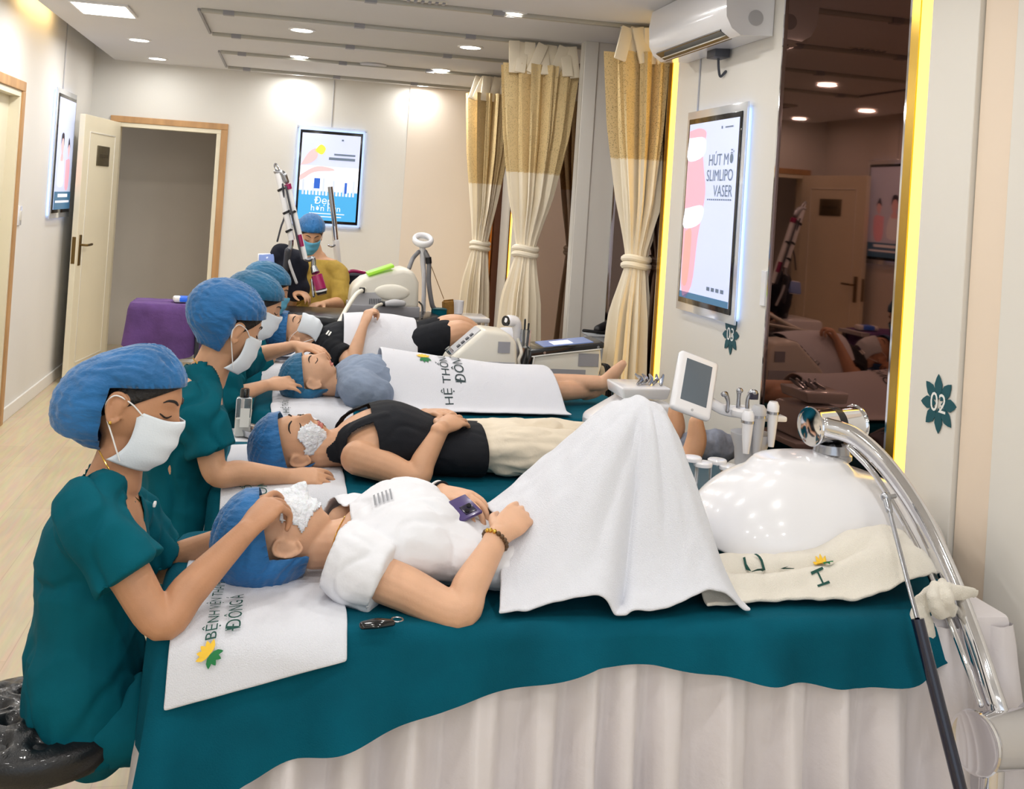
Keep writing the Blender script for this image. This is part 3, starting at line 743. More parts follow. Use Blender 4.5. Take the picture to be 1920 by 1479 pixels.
def bed(x0, x1, y0, y1, hem, blabel, slabel, rf=0.06, seed=0, open_head=True, ext=0.0):
    t = thing('treatment_bed', blabel, 'bed', 'treatment beds in a row')
    O = outline(x0, x1, y0, y1, 0.035, rf); n = len(O)
    ds = np.hypot(*(np.roll(O[:, :2], -1, 0)-O[:, :2]).T); S = np.concatenate([[0], np.cumsum(ds)[:-1]])
    part('mattress', 'skirt_satin', t, lambda b: bb(b, x0+0.03, x1+ext-0.004, y0+0.004, y1-0.01, BZ-0.11, BZ-0.008, 0.02))
    part('base_frame', 'steel', t, lambda b: bb(b, x0+0.3, x1-0.2, y0+0.06, y1-0.06, BZ-0.16, BZ-0.11))
    for lx in (x0+0.42, x1-0.32):
        for ly in (y0+0.1, y1-0.1):
            part('leg', 'steel', t, lambda b: b.tube([(lx, ly, 0.0), (lx, ly, BZ-0.12)], 0.022, 10, cap='flat'))
    rnd = random.Random(seed); ph = rnd.random()*9
    # gathered satin skirt
    def skirt(b):
        m = 12; vs = []; fs = []
        O = outline(x0, x1+ext, y0, y1, 0.035, 0.05); n = len(O)
        ds = np.hypot(*(np.roll(O[:, :2], -1, 0)-O[:, :2]).T); S = np.concatenate([[0], np.cumsum(ds)[:-1]])
        keep = [i for i in range(n) if not (open_head and O[i, 0] < x0+0.032 and y0+0.05 < O[i, 1])]
        keep = keep if not open_head else [i for i in keep]
        # order so that the gap lies at the ends
        if open_head:
            g = [k for k in range(len(keep)-1) if keep[k+1]-keep[k] > 1]
            if g: keep = keep[g[0]+1:]+keep[:g[0]+1]
        for i in keep:
            s = S[i]
            w = math.sin(2*PI*s/0.125+1.7*math.sin(s*5.3+ph)+1.1*math.sin(s*11.7+ph))
            w = math.copysign(abs(w)**0.7, w); w2 = math.sin(2*PI*s/0.047+2*math.sin(s*7+ph))
            for k in range(m+1):
                q = k/m; a = (0.012+0.060*q**1.15)*w+0.006*(1-q*0.4)*w2; flare = 0.06*max(0, O[i, 2])*q**0.8
                off = 0.004+0.022*q+flare+a+0.004*noise.noise(Vector((s*9, q*6, ph)))
                vs.append((O[i, 0]+O[i, 2]*off, O[i, 1]+O[i, 3]*off, lerp(BZ-0.03, 0.02, q)))
        q = m+1; kk = len(keep)
        for i in range(kk if not open_head else kk-1):
            for k in range(m): fs.append((i*q+k, ((i+1) % kk)*q+k, ((i+1) % kk)*q+k+1, i*q+k+1))
        b.add(vs, fs)
    part('gathered_skirt', 'skirt_satin', t, skirt, True, None)
    # sheet lying over the bed, hanging down its sides
    def sheet(b):
        rings = []; cx, cy = (x0+x1)/2, (y0+y1)/2
        ins = [0.0, 0.25, 0.5, 0.7, 0.85, 0.95]
        for f in ins: rings.append([(lerp(cx, p[0], f), lerp(cy, p[1], f), BZ+0.002*noise.noise(Vector((p[0]*7*f, p[1]*7*f, ph)))) for p in O])
        rings.append([(p[0], p[1], BZ) for p in O])
        rings.append([(p[0]+p[2]*0.012, p[1]+p[3]*0.012, BZ-0.004) for p in O])
        rings.append([(p[0]+p[2]*0.021, p[1]+p[3]*0.021, BZ-0.014) for p in O])
        m = 9
        for k in range(1, m+1):
            q = k/m; R = []
            for i, p in enumerate(O):
                h = hem(p[0], p[1]); s = S[i]
                fold = (0.014*math.sin(s*15+ph)+0.012*math.sin(s*31+2*math.sin(s*4)))*min(1.0, h/0.15)*q
                off = 0.026+(0.050*q*h/0.3+fold*1.3+0.012*q)*(0.15 if p[2] < -0.5 else 1.0)
                R.append((p[0]+p[2]*off, p[1]+p[3]*off, BZ-0.014-max(h-0.014, 0.01)*q))
            rings.append(R)
        vs = [v for R in rings for v in R]
        fs = [(r*n+i, r*n+(i+1) % n, (r+1)*n+(i+1) % n, (r+1)*n+i) for r in range(len(rings)-1) for i in range(n)]
        b.add(vs, fs)
    sh = part('bed_sheet', 'teal_sheet', None, sheet, True, None)
    tag(sh, slabel, 'sheet', 'teal bed sheets')
    return t
def hem1(x, y):
    if x < -0.17: return interp(y, [2.24, 2.34, 2.6, 2.86], [0.26, 0.16, 0.13, 0.13])
    return interp(x, [-0.21, -0.16, -0.1, 0.0, 0.1, 0.25, 0.4, 0.6, 0.72, 0.85, 1.1, 1.35, 1.5, 1.75], [0.22, 0.30, 0.335, 0.28, 0.245, 0.20, 0.155, 0.11, 0.08, 0.085, 0.12, 0.15, 0.12, 0.07])
bed(-0.19, 1.74, 2.24, 2.86, hem1, 'white skirted treatment bed nearest the camera', 'teal sheet on the nearest bed, hanging lowest by the stool', 0.34, 1, ext=0.03)
bed(-0.14, 1.62, 3.25, 3.87, lambda x, y: 0.2, 'treatment bed under the patient in black vest', 'teal sheet under the patient in black vest', 0.08, 2)
bed(-0.05, 1.58, 4.42, 5.02, lambda x, y: 0.2, 'treatment bed under the patient in grey-blue shirt', 'teal sheet under the patient in grey-blue shirt', 0.08, 3)
bed(-0.10, 1.40, 5.52, 6.10, lambda x, y: 0.2, 'treatment bed under the patient with white mask and shorts', 'teal sheet under the patient with white mask and shorts', 0.08, 4)

# ------------------------------------------------------------------ towels
def towel(name, label, m, x0, x1, path, nx=40, ny=60, wav=0.004, seed=0, top=None, skew=None, thick=0.006, cat='towel'):
    """strip of cloth: x along the bed, path = (y,z) points across it; returns object and its mapping (x, arc) -> point"""
    P = spline([(0, y, z) for y, z in path], 80)[:, 1:]
    L = np.concatenate([[0], np.cumsum(np.hypot(*(P[1:]-P[:-1]).T))])
    def fn(u, v, lift=0.0):
        """u across 0..1, v 0..1 along the path"""
        s = v*L[-1]
        if skew: s = s*skew(u)
        y = interp(s, L, P[:, 0]); z = interp(s, L, P[:, 1])
        i = min(int(np.searchsorted(L, s)), 80); i = max(i, 1); tg = unit(P[i]-P[i-1]); nr = np.array([-tg[1], tg[0]])
        if nr[1] < 0 and abs(nr[1]) > 0.3: nr = -nr
        if abs(nr[1]) <= 0.3 and nr[0] > 0: nr = -nr
        x = lerp(x0, x1, u)
        d = wav*1.3*noise.noise(Vector((x*9+seed, s*9, seed)))+wav*1.2*(0.3-abs(noise.noise(Vector((x*7, s*11+seed, 0.4)))))+wav*0.6*noise.noise(Vector((x*23, s*19+seed, 3.1)))+lift
        if top: z += top(x, y)
        return np.array([x+wav*1.5*noise.noise(Vector((s*7, seed, x*2))), y+nr[0]*d, z+nr[1]*d])
    b = MB(); b.grid(fn, nx, ny)
    me = bake(b, [('SOLIDIFY', dict(thickness=thick, offset=1.0)), ('SUBSURF', dict(levels=1))])
    o = link(name, me, m); tag(o, label, cat, 'white printed towels')
    return o, fn, L[-1]
def onto(fn, L, W, lift):
    """metres -> surface: u metres across from the x0 edge, v metres along the path"""
    return lambda u, v: fn(u/W, v/L, lift)
# pillow towel of the nearest bed: lies under the head and hangs over the near edge
tw1, f1_, L1 = towel('towel', 'white towel lettered BỆNH VIỆN THẨM MỸ hanging over the nearest bed', 'towel_white', -0.165, 0.185,
    [(2.80, BZ+0.006), (2.6, BZ+0.008), (2.4, BZ+0.009), (2.27, BZ+0.011), (2.215, BZ-0.004), (2.184, BZ-0.045), (2.166, BZ-0.135)], 36, 60, 0.003, 1.0, skew=lambda u: 1.0-0.115*u)
o1 = onto(f1_, L1, 0.35, 0.008)
mp1 = lambda u, v: o1(v, u)
# text runs along the towel from the near edge towards the far side
def mapA(u, v): return f1_(np.clip(-v/0.35, 0, 1), np.clip((L1-u)/L1, 0, 1), 0.0085)
lettering([('BỆNH VIỆN THẨM MỸ', 0.265, -0.080, 0.031, 0), ('ĐÔNG Á', 0.20, -0.122, 0.040, 0)], 'ink_green', tw1, mapA, 'printed_lettering')
lotus(tw1, mapA, 0.085, -0.080, 0.027, -0.785)
tw2, f2_, L2 = towel('towel', 'white towel under the blue cap of the patient in black vest', 'towel_white', -0.13, 0.24,
    [(3.80, BZ+0.006), (3.6, BZ+0.008), (3.4, BZ+0.009), (3.28, BZ+0.011), (3.225, BZ-0.004), (3.19, BZ-0.04), (3.165, BZ-0.13)], 30, 50, 0.004, 5.0)
def mapB(u, v): return f2_(np.clip(-v/0.37, 0, 1), np.clip((L2-u)/L2, 0, 1), 0.0085)
lettering([('HỆ THỐNG THẨM MỸ', 0.21, -0.080, 0.031, 0), ('ĐÔNG Á', 0.18, -0.122, 0.040, 0)], 'ink_green', tw2, lambda u, v: mapB(u, v), 'printed_lettering')
tw3, f3_, L3 = towel('towel', 'white towel under the head of the patient in grey-blue shirt', 'towel_white', 0.0, 0.33,
    [(4.98, BZ+0.006), (4.8, BZ+0.008), (4.6, BZ+0.009), (4.45, BZ+0.011), (4.395, BZ-0.004), (4.36, BZ-0.04), (4.335, BZ-0.12)], 26, 40, 0.004, 8.0)
def mapC(u, v): return f3_(np.clip(-v/0.33, 0, 1), np.clip((L3-u)/L3, 0, 1), 0.0085)
lettering([('HỆ THỐNG', 0.22, -0.06, 0.036, 0)], 'ink_dark', tw3, mapC, 'printed_lettering')
tw4, f4_, L4 = towel('towel', 'white towel under the masked patient on the fourth bed', 'towel_white', -0.06, 0.3,
    [(6.05, BZ+0.006), (5.8, BZ+0.008), (5.6, BZ+0.008), (5.53, BZ+0.006), (5.50, BZ-0.006), (5.48, BZ-0.06), (5.475, BZ-0.10)], 20, 30, 0.004, 9.0)
lotus(tw4, lambda u, v: f4_(np.clip(u/0.36, 0, 1), np.clip(1-v/L4, 0, 1), 0.0085), 0.05, 0.20, 0.03, 0.8)

def blanket(name, label, m, X, Y, hf, nx, ny, thick=0.008, seed=0.0, edge=None, group='white printed towels', cat='towel', cr=0.005):
    """cloth lying over a body: z = hf(x,y); X,Y ranges; edge(u,v)->dx,dy shapes the outline"""
    def fn(u, v):
        x = lerp(X[0], X[1], u); y = lerp(Y[0], Y[1], v)
        if edge: dx, dy = edge(u, v); x += dx; y += dy
        w = cr*(noise.noise(Vector((x*8+seed, y*8, seed)))+0.8*(0.3-abs(noise.noise(Vector((x*15, y*17+seed, 1.7)))))+0.4*noise.noise(Vector((x*31, y*33, seed))))
        return np.array([x, y, hf(x, y)+w])
    b = MB(); b.grid(fn, nx, ny)
    me = bake(b, [('SOLIDIFY', dict(thickness=thick, offset=1.0)), ('SUBSURF', dict(levels=1))])
    o = link(name, me, m); tag(o, label, cat, group)
    return o

# ================================================================== people
def head_local(D, feat=True):
    """unit directions (x right, y face, z crown) -> points of a human head, metres"""
    p = D*np.array([0.074, 0.093, 0.113]); x, y, z = p[:, 0].copy(), p[:, 1].copy(), p[:, 2].copy()
    t = np.clip(-z/0.113, 0, 1)
    x *= 1-0.30*t**1.6
    y = np.where(y > 0, y*(1-0.05*t), y*(1-0.42*t**1.2))
    fr = sstep(0.015, 0.05, y)
    y = y-0.05*fr*0.074*(np.abs(x)/0.074)**2
    if feat:
        ax = np.abs(x); g = lambda a, s: np.exp(-(a/s)**2)
        sz = np.where(z > -0.022, 0.030, 0.0105)
        d = 0.026*g(x, 0.0105)*np.exp(-((z+0.022)/sz)**2)
        d += 0.008*g(x, 0.017)*g(z+0.029, 0.009)
        d -= 0.010*g(ax-0.031, 0.015)*g(z-0.012, 0.012)
        d += 0.006*g(ax-0.032, 0.012)*g(z-0.009, 0.008)
        d += 0.004*g(ax-0.028, 0.022)*g(z-0.034, 0.010)
        d += 0.007*g(x, 0.020)*g(z+0.056, 0.0055)+0.008*g(x, 0.017)*g(z+0.069, 0.0065)
        d -= 0.003*g(x, 0.022)*g(z+0.0625, 0.003)
        d += 0.009*g(x, 0.022)*g(z+0.100, 0.014)
        d += 0.004*g(ax-0.042, 0.02)*g(z+0.02, 0.025)
        y = y+d*fr
    return np.stack([x, y, z], 1)
def sphere_dirs(n, m):
    D = []; fs = []
    for i in range(m+1):
        ph = PI*i/m
        for j in range(n):
            th = 2*PI*j/n; D.append((math.sin(ph)*math.cos(th), math.sin(ph)*math.sin(th), math.cos(ph)))
    for i in range(m):
        for j in range(n): fs.append((i*n+j, (i+1)*n+j, (i+1)*n+(j+1) % n, i*n+(j+1) % n))
    return np.array(D), fs
_HD, _HF = sphere_dirs(56, 42)
_DD, _DF = sphere_dirs(110, 84)
_front = head_local(_DD)[_DD[:, 1] > 0.1]

class Person:
    def __init__(s, label, skin='skin'):
        s.t = thing('person', label, 'person'); s.b = MB(); s.skin = skin; s.sc = 1.0
    def set_head(s, c, fwd, up, sc=1.0, ears=True):
        s.c = V3(c); s.F = unit(fwd); up = V3(up); s.U = unit(up-s.F*np.dot(up, s.F)); s.R = np.cross(s.F, s.U); s.sc = sc
        s.b.add(s.W(head_local(_HD)), _HF)
        if ears:
            for k in (-1, 1):
                P = lambda x, y, z: s.W(np.array([[x*k, y, z]]))[0]
                s.b.ell(P(0.075, -0.012, -0.012), (0.008*sc, 0.017*sc, 0.028*sc), np.stack([s.R, s.F, s.U], 1), 14, 10)
                s.b.tube([P(0.076, 0.006, -0.034), P(0.082, -0.008, -0.044), P(0.085, -0.026, -0.020), P(0.085, -0.027, 0.008), P(0.083, -0.013, 0.019), P(0.080, 0.004, 0.012), P(0.077, 0.004, -0.004)], 0.0046*sc, 8)
    def W(s, L): return s.c+s.sc*(L[:, 0:1]*s.R+L[:, 1:2]*s.F+L[:, 2:3]*s.U)
    def w(s, x, y, z): return s.W(np.array([[x, y, z]]))[0]
    def loc(s, c): q = (c-s.c)/s.sc; return np.stack([q @ s.R, q @ s.F, q @ s.U], 1)
    def face(s, x, z, lift=0.001):
        i = np.argmin((_front[:, 0]-x)**2+(_front[:, 2]-z)**2); p = _front[i]
        return s.w(x, p[1]+lift, z)
    def finish(s, vox=0.004, sm=3):
        me = fuse(s.b, vox, sm); return link('body', me, s.skin, s.t)
    def shell(s, name, m, gs, off=0.002, feat=True, bumpy=0.0, thick=0.0015, seed=0):
        b = MB(); L = head_local(_DD, feat); b.add(s.W(L), _DF); me = b.mesh()
        c = coords(me); n = (c-s.c); n /= np.maximum(np.linalg.norm(n, axis=1, keepdims=True), 1e-6)
        o = np.full(len(c), off)
        if bumpy:
            o = o+np.array([bumpy*(noise.noise(Vector(p*70+seed))+0.6*noise.noise(Vector(p*160))) for p in c])
        setco(me, c+n*o[:, None])
        me = cut(me, [(lambda cc, g=g: g(s.loc(cc))) for g in gs], thick)
        return link(name, me, m, s.t)
    def features(s, brows=True, lashes=True, lips=True):
        for k in (-1, 1):
            if brows: part('eyebrow', 'hair_dark', s.t, lambda b: b.tube([s.face(k*x, z, 0.0005) for x, z in ((0.014, 0.032), (0.026, 0.038), (0.038, 0.037), (0.047, 0.031))], [0.0022, 0.003, 0.0025, 0.001], 8, 14))
            if lashes: part('eyelashes', 'hair_dark', s.t, lambda b: b.tube([s.face(k*x, z, 0.0005) for x, z in ((0.018, 0.006), (0.026, 0.002), (0.036, 0.002), (0.046, 0.007))], [0.0011, 0.0017, 0.0019, 0.0013], 8, 12))
        if lips: s.shell('lips', 'lips', [lambda q: 1-(q[:, 0]/0.022)**2-((q[:, 2]+0.063)/0.0115)**2+np.where(q[:, 1] > 0, 0, -9)], 0.0012, thick=0.001)
    def cap(s, m='cap_blue', semi=(0.098, 0.128, 0.108), cen=(0, -0.028, 0.026), hz=0.070, nz=-0.085, seed=0.0, droop=0.0, name='hair_cap', ear=0.024):
        """bouffant cap: the rim runs from the hairline to just above the ear, then drops behind it to the nape"""
        b = MB(); a = np.array(semi); L = np.array(cen)+_DD*a
        if droop: L[:, 2] -= droop*sstep(0.02, -0.15, L[:, 1])
        hs = _DD*np.array([0.081, 0.101, 0.120])
        p0 = np.array([0.088, hz]); p1 = np.array([-0.030, ear]); d = (p1-p0)/np.linalg.norm(p1-p0); nn = np.array([d[1], -d[0]])
        def g(q): return np.maximum((q[:, 1:]-p0) @ nn, np.minimum((-0.036-q[:, 1])*0.95-0.15*(q[:, 2]-0.02), q[:, 2]-nz))
        f = sstep(-0.004, 0.034, g(L))[:, None]
        Lc = hs*(1-f)+L*f
        W0 = s.W(Lc); disp = []
        for q, l in zip(Lc, _DD):
            th = math.atan2(l[0], -l[1]+0.3)
            v = Vector((l[0]*5.5+seed, q[1]*9, l[2]*5.5))
            disp.append(0.007*(0.35-abs(noise.noise(v)))+0.0016*math.sin(th*34+4*noise.noise(Vector(q)*14)+seed)*min(1, max(0, (0.10-abs(q[1]-0.02))*12))+0.002*noise.noise(v*2.3))
        W0 = W0+s.sc*(_DD @ np.stack([s.R, s.F, s.U]))*np.array(disp)[:, None]
        b.add(W0, _DF); me = cut(b.mesh(), [lambda cc: g(s.loc(cc))], 0.0015)
        return link(name, me, m, s.t)
    def hair(s, hz=0.074, nz=-0.098, nape=True):
        p0 = np.array([0.088, hz]); p1 = np.array([-0.088, nz]); d = (p1-p0)/np.linalg.norm(p1-p0); nn = np.array([d[1], -d[0]])
        return s.shell('hair', 'hair_dark', [lambda q: (q[:, 1:]-p0) @ nn], 0.0025, False, 0.0006)
    def mask(s, m='mask_white', loops=True):
        def fn(u, v):
            U = 2*u-1; Vv = 2*v-1
            x = 0.066*math.sin(U*1.25)/math.sin(1.25)*(1-0.10*(1-Vv)*0.5)
            y = 0.120-0.078*abs(U)**2.1-0.020*max(0, -Vv)**2*1.4-0.012*max(0, Vv)**2+0.008*math.exp(-(U/0.22)**2)*max(0, Vv)
            y += 0.0022*math.sin(Vv*9.5)*(1-abs(U))
            return s.w(x, y, -0.062+0.060*Vv+0.006*math.exp(-(U/0.3)**2)*max(0, Vv))
        b = MB(); b.grid(fn, 30, 26)
        me = bake(b, [('SOLIDIFY', dict(thickness=0.0018, offset=0))])
        o = link('face_mask', me, m, s.t)
        if loops:
            for k in (-1, 1):
                part('ear_loop', 'loop_white', o, lambda b: b.tube([s.w(k*0.064, 0.045, -0.008), s.w(k*0.078, 0.016, 0.008), s.w(k*0.086, -0.018, 0.012), s.w(k*0.087, -0.03, -0.008), s.w(k*0.084, -0.02, -0.034), s.w(k*0.072, 0.012, -0.075), s.w(k*0.062, 0.042, -0.112)], 0.0017, 6))
        return o
    def arm(s, P, r=(0.050, 0.043, 0.037, 0.038, 0.030, 0.024), b=None, grow=0.0):
        """P: shoulder, elbow, wrist"""
        S, E, Wr = [V3(p) for p in P]; b = b or s.b
        m1 = lerp(S, E, 0.5); m2 = lerp(E, Wr, 0.3); m3 = lerp(E, Wr, 0.7)
        out = unit(E-lerp(S, Wr, 0.5))*0.006
        b.tube([S, m1, E+out, m2, m3, Wr], [x+grow for x in r], 16, 30)
    def hand(s, wrist, d, nb, ts, curl=(0.5, 0.6, 0.4), spread=0.08, sc=1.0, thumb=0.3, per=None):
        """wrist point, pointing direction, back-of-hand normal, thumb side (+1/-1 along d x nb)"""
        d = unit(d); nb = V3(nb); nb = unit(nb-d*np.dot(nb, d)); w_ = np.cross(d, nb)*ts; wr = V3(wrist); b = s.b
        b.tube([wr-d*0.02*sc, wr+d*0.015*sc, wr+d*0.05*sc, wr+d*0.086*sc], [(0.027*sc, 0.021*sc), (0.029*sc, 0.020*sc), (0.038*sc, 0.017*sc), (0.037*sc, 0.012*sc)], 18, 12, side=w_)
        L = [(0.042, 0.025, 0.020), (0.046, 0.028, 0.021), (0.043, 0.026, 0.020), (0.034, 0.020, 0.018)]
        K = [(0.0285, 0.086), (0.0095, 0.091), (-0.0095, 0.088), (-0.0275, 0.079)]
        for k in range(4):
            cu = per[k] if per else curl
            p = wr+d*K[k][1]*sc+w_*K[k][0]*sc; P = [p-d*0.02*sc, p]; sp = (1.5-k)*spread
            dd = unit(d*math.cos(sp)+w_*math.sin(sp)); a = 0.0
            for j in range(3):
                a += cu[j]*(1+0.06*k); v = dd*math.cos(a)-nb*math.sin(a); p = p+v*L[k][j]*sc; P.append(p)
            b.tube(P, [0.0088*sc, 0.0092*sc, 0.0080*sc, 0.0074*sc, 0.0060*sc], 12, 18)
        p = wr+d*0.022*sc+w_*0.022*sc-nb*0.006*sc
        v = unit(d*0.72+w_*0.62-nb*thumb); q = [p, p+v*0.046*sc]
        v2 = unit(v+d*0.35-w_*0.25-nb*thumb*0.6); q.append(q[-1]+v2*0.032*sc); q.append(q[-1]+unit(v2+d*0.2-w_*0.2)*0.026*sc)
        b.tube(q, [0.014*sc, 0.0115*sc, 0.0098*sc, 0.0075*sc], 12, 14)
    def garment(s, name, m, build, gs=(), vox=0.007, sm=6, cr=(0.006, 9), seed=0.0, stretch=(1, 1, 1), thick=0.0025):
        b = MB(); build(b); me = fuse(b, vox, sm)
        if cr:
            crease(me, cr[0], cr[1], seed, stretch); folds(me, cr[0]*0.65, cr[1]*1.1, seed, stretch)
        if gs: me = cut(me, list(gs), thick)
        return link(name, me, m, s.t)

def vneck(Yc, zv, back, k=0.5):
    b_ = V3(back)
    return [lambda c: np.maximum(np.abs(c[:, 1]-Yc)*1.25-(c[:, 2]-zv)*k, -(c[:, 0]-b_[0])*1.5),
            lambda c: np.maximum(np.hypot((c[:, 0]-b_[0])*0.9, (c[:, 1]-Yc))-0.060, b_[2]-0.045-c[:, 2])]
def staff_torso(b, P, R, g=0.0):
    b.tube(P, [(a+g, c+g) for a, c in R], 24, 40, side=(0, 1, 0))

# ------------------------------------------------------------------ staff member on the nearest stool
Y1 = 2.43
S1 = Person('seated staff member in teal scrubs and long blue hair cap on the black stool', 'skin_tan')
S1.set_head(at(255, 750, Y1), (0.90, -0.22, -0.36), (0.42, -0.02, 0.90), 1.0)
nb1 = at(205, 880, Y1)
S1.b.tube([at(212, 905, Y1), at(225, 860, Y1), at(243, 800, Y1)], [0.060, 0.052, 0.052], 16, 12)
T1 = [at(172, 1325, Y1), at(160, 1235, Y1), at(165, 1150, Y1), at(180, 1040, Y1), at(193, 965, Y1), at(205, 905, Y1)]
R1 = [(0.175, 0.125), (0.165, 0.120), (0.140, 0.100), (0.160, 0.110), (0.165, 0.092), (0.075, 0.058)]
staff_torso(S1.b, T1[2:], R1[2:], -0.006)
sh = at(170, 975, 2.275); el = at(303, 1160, 2.215); wr = at(462, 995, 2.345)
S1.arm((sh, el, wr))
tip = at(545, 935, 2.45)
S1.hand(wr, at(525, 928, 2.42)-wr, (-0.45, -0.55, 0.75), -1, (0.75, 0.65, 0.35), 0.10, 1.0, 0.5, per=[(0.35, 0.5, 0.3), (0.75, 0.7, 0.4), (0.85, 0.7, 0.4), (0.85, 0.7, 0.4)])
sh2 = at(235, 975, 2.60); el2 = at(300, 1062, 2.68); wr2 = at(425, 1005, 2.62)
S1.arm((sh2, el2, wr2)); S1.hand(wr2, at(500, 985, 2.58)-wr2, (0, 0.35, 0.9), 1, (0.3, 0.4, 0.3))
S1.finish(0.0036)
S1.features(lips=False)
S1.hair(); S1.cap('cap_blue', (0.102, 0.136, 0.122), (0, -0.028, 0.008), 0.072, -0.150, 1.0, 0.055); S1.mask()
def scrubs1(b):
    staff_torso(b, T1, R1, 0.006)
    for a, e, k in ((sh, el, -1), (sh2, el2, 1)):
        dv = unit(e-a); b.tube([a+np.array([0.01, 0.08*-k, 0.035]), a+np.array([0, 0, 0.004]), a+dv*0.09, a+dv*0.135], [0.062, 0.073, 0.074, 0.077], 18, 16, cap='flat')
dv = unit(el-sh); dv2 = unit(el2-sh2)
S1.garment('scrub_top', 'teal_cloth', scrubs1, vneck(Y1-0.01, at(292, 985, Y1)[2], at(210, 893, Y1), 0.52), 0.006, 5, (0.024, 6.5), 2.0, (1, 1, 0.8))
def trousers1(b):
    for k in (-1, 1):
        h = T1[0]+np.array([0.02, 0.075*k+0.01, 0.0]); kn = h+np.array([0.40, 0.03, 0.0])
        b.tube([h, lerp(h, kn, 0.5), kn, kn+np.array([0.02, 0, -0.2]), np.array([kn[0]+0.02, kn[1], 0.06])], [0.095, 0.088, 0.072, 0.06, 0.05], 16, 26)
    b.tube([T1[0]+np.array([-0.0, -0.05, -0.0]), T1[0]+np.array([0.0, 0.05, -0.0])], [(0.13, 0.10), (0.13, 0.10)], 20, 8, side=(1, 0, 0))
S1.garment('trousers', 'teal_cloth', trousers1, (), 0.009, 5, (0.008, 8), 4.0)
for k in (-1, 1):
    kx = T1[0]+np.array([0.44, 0.075*k+0.04, 0]); part('shoe', 'black_cloth', S1.t, lambda b: b.tube([(kx[0]-0.05, kx[1], 0.045), (kx[0]+0.06, kx[1], 0.04), (kx[0]+0.14, kx[1], 0.03)], [(0.04, 0.045), (0.042, 0.04), (0.035, 0.028)], 14, 12))
part('necklace', 'gold', S1.t, lambda b: b.tube([at(186, 845, 2.385), at(205, 880, 2.365), at(235, 915, 2.385), at(262, 940, 2.43)], 0.0016, 6, 20))
part('earring', 'gold', S1.t, lambda b: b.ell(S1.w(0.082, -0.006, -0.045), (0.004, 0.004, 0.005)))
part('name_pin', 'white_metal', S1.t, lambda b: b.box(at(290, 945, 2.385), (0.006, 0.022, 0.009), None, 0.002))

# ------------------------------------------------------------------ second staff member, seen from behind her shoulder
Y2 = 3.42
S2 = Person('seated staff member in teal scrubs leaning over the patient in black vest', 'skin')
S2.set_head(at(432, 612, Y2), (0.80, 0.42, -0.42), (0.36, 0.16, 0.92), 1.0)
S2.b.tube([at(385, 710, Y2), at(400, 680, Y2), at(418, 640, Y2)], [0.064, 0.056, 0.054], 16, 12)
T2 = [at(335, 1040, Y2), at(335, 960, Y2), at(340, 880, Y2), at(352, 800, Y2), at(368, 745, Y2), at(388, 700, Y2)]
R2 = [(0.175, 0.135), (0.165, 0.120), (0.145, 0.112), (0.165, 0.115), (0.165, 0.09), (0.078, 0.058)]
staff_torso(S2.b, T2[2:], R2[2:], -0.006)
sa = at(372, 768, 3.275); ea = at(408, 884, 3.235); wa = at(538, 893, 3.30)
S2.arm((sa, ea, wa)); S2.hand(wa, at(600, 893, 3.31)-wa, (0.05, -0.45, 0.9), -1, (0.35, 0.45, 0.3), 0.13, 1.0, 0.4)
S2.finish(0.0045)
S2.features(lips=False); S2.hair(nz=-0.098); S2.cap('cap_blue', (0.102, 0.130, 0.106), (0, -0.03, 0.030), 0.068, -0.085, 4.0); S2.mask()
va = unit(ea-sa)
def scrubs2(b):
    staff_torso(b, T2, R2, 0.006)
    b.tube([sa+np.array([0.0, 0.08, 0.03]), sa, sa+va*0.09, sa+va*0.13], [0.062, 0.073, 0.072, 0.074], 18, 16, cap='flat')
    b.tube([sa+np.array([-0.02, 0.20, 0.03]), sa+np.array([-0.03, 0.29, 0.0]), sa+np.array([-0.01, 0.31, -0.10])], [0.060, 0.062, 0.055], 18, 16)
S2.garment('scrub_top', 'teal_cloth', scrubs2, vneck(Y2, at(455, 790, Y2)[2], at(390, 697, Y2)), 0.007, 5, (0.024, 6.5), 7.0, (1, 1, 0.8))
def trousers2(b):
    for k in (-1, 1):
        h = T2[0]+np.array([0.02, 0.085*k, -0.02]); kn = h+np.array([0.36, 0.03*k, 0.0])
        b.tube([h, lerp(h, kn, 0.5), kn, kn+np.array([0.02, 0, -0.2]), np.array([kn[0]+0.02, kn[1], 0.06])], [0.095, 0.085, 0.07, 0.06, 0.05], 14, 22)
S2.garment('trousers', 'teal_cloth', trousers2, (), 0.012, 4, None)
part('necklace', 'gold', S2.t, lambda b: b.tube([at(362, 672, 3.37), at(378, 690, 3.36), at(398, 704, 3.37), at(412, 725, 3.40)], 0.0016, 6, 16))

# ------------------------------------------------------------------ third staff member
Y3 = 4.62
S3 = Person('masked staff member in teal scrubs with hands on the patient in grey-blue shirt', 'skin')
S3.set_head(at(484, 572, Y3), (0.90, 0.08, -0.44), (0.40, 0.02, 0.90), 0.98)
S3.b.tube([at(440, 655, Y3), at(455, 630, Y3), at(470, 600, Y3)], [0.064, 0.055, 0.052], 14, 10)
T3 = [at(400, 860, Y3), at(402, 790, Y3), at(408, 730, Y3), at(420, 680, Y3), at(438, 645, Y3)]
R3 = [(0.17, 0.13), (0.15, 0.11), (0.155, 0.11), (0.16, 0.09), (0.076, 0.056)]
staff_torso(S3.b, T3[2:], R3[2:], -0.006)
s3 = at(415, 690, 4.46); e3 = at(425, 748, 4.44); w3 = at(500, 722, 4.58)
S3.arm((s3, e3, w3)); S3.hand(w3, at(560, 715, 4.63)-w3, (0.0, -0.6, 0.8), -1, (0.15, 0.25, 0.2), 0.14, 1.0, 0.3)
s3b = at(450, 680, 4.80); e3b = at(475, 668, 4.93); w3b = at(555, 648, 4.86)
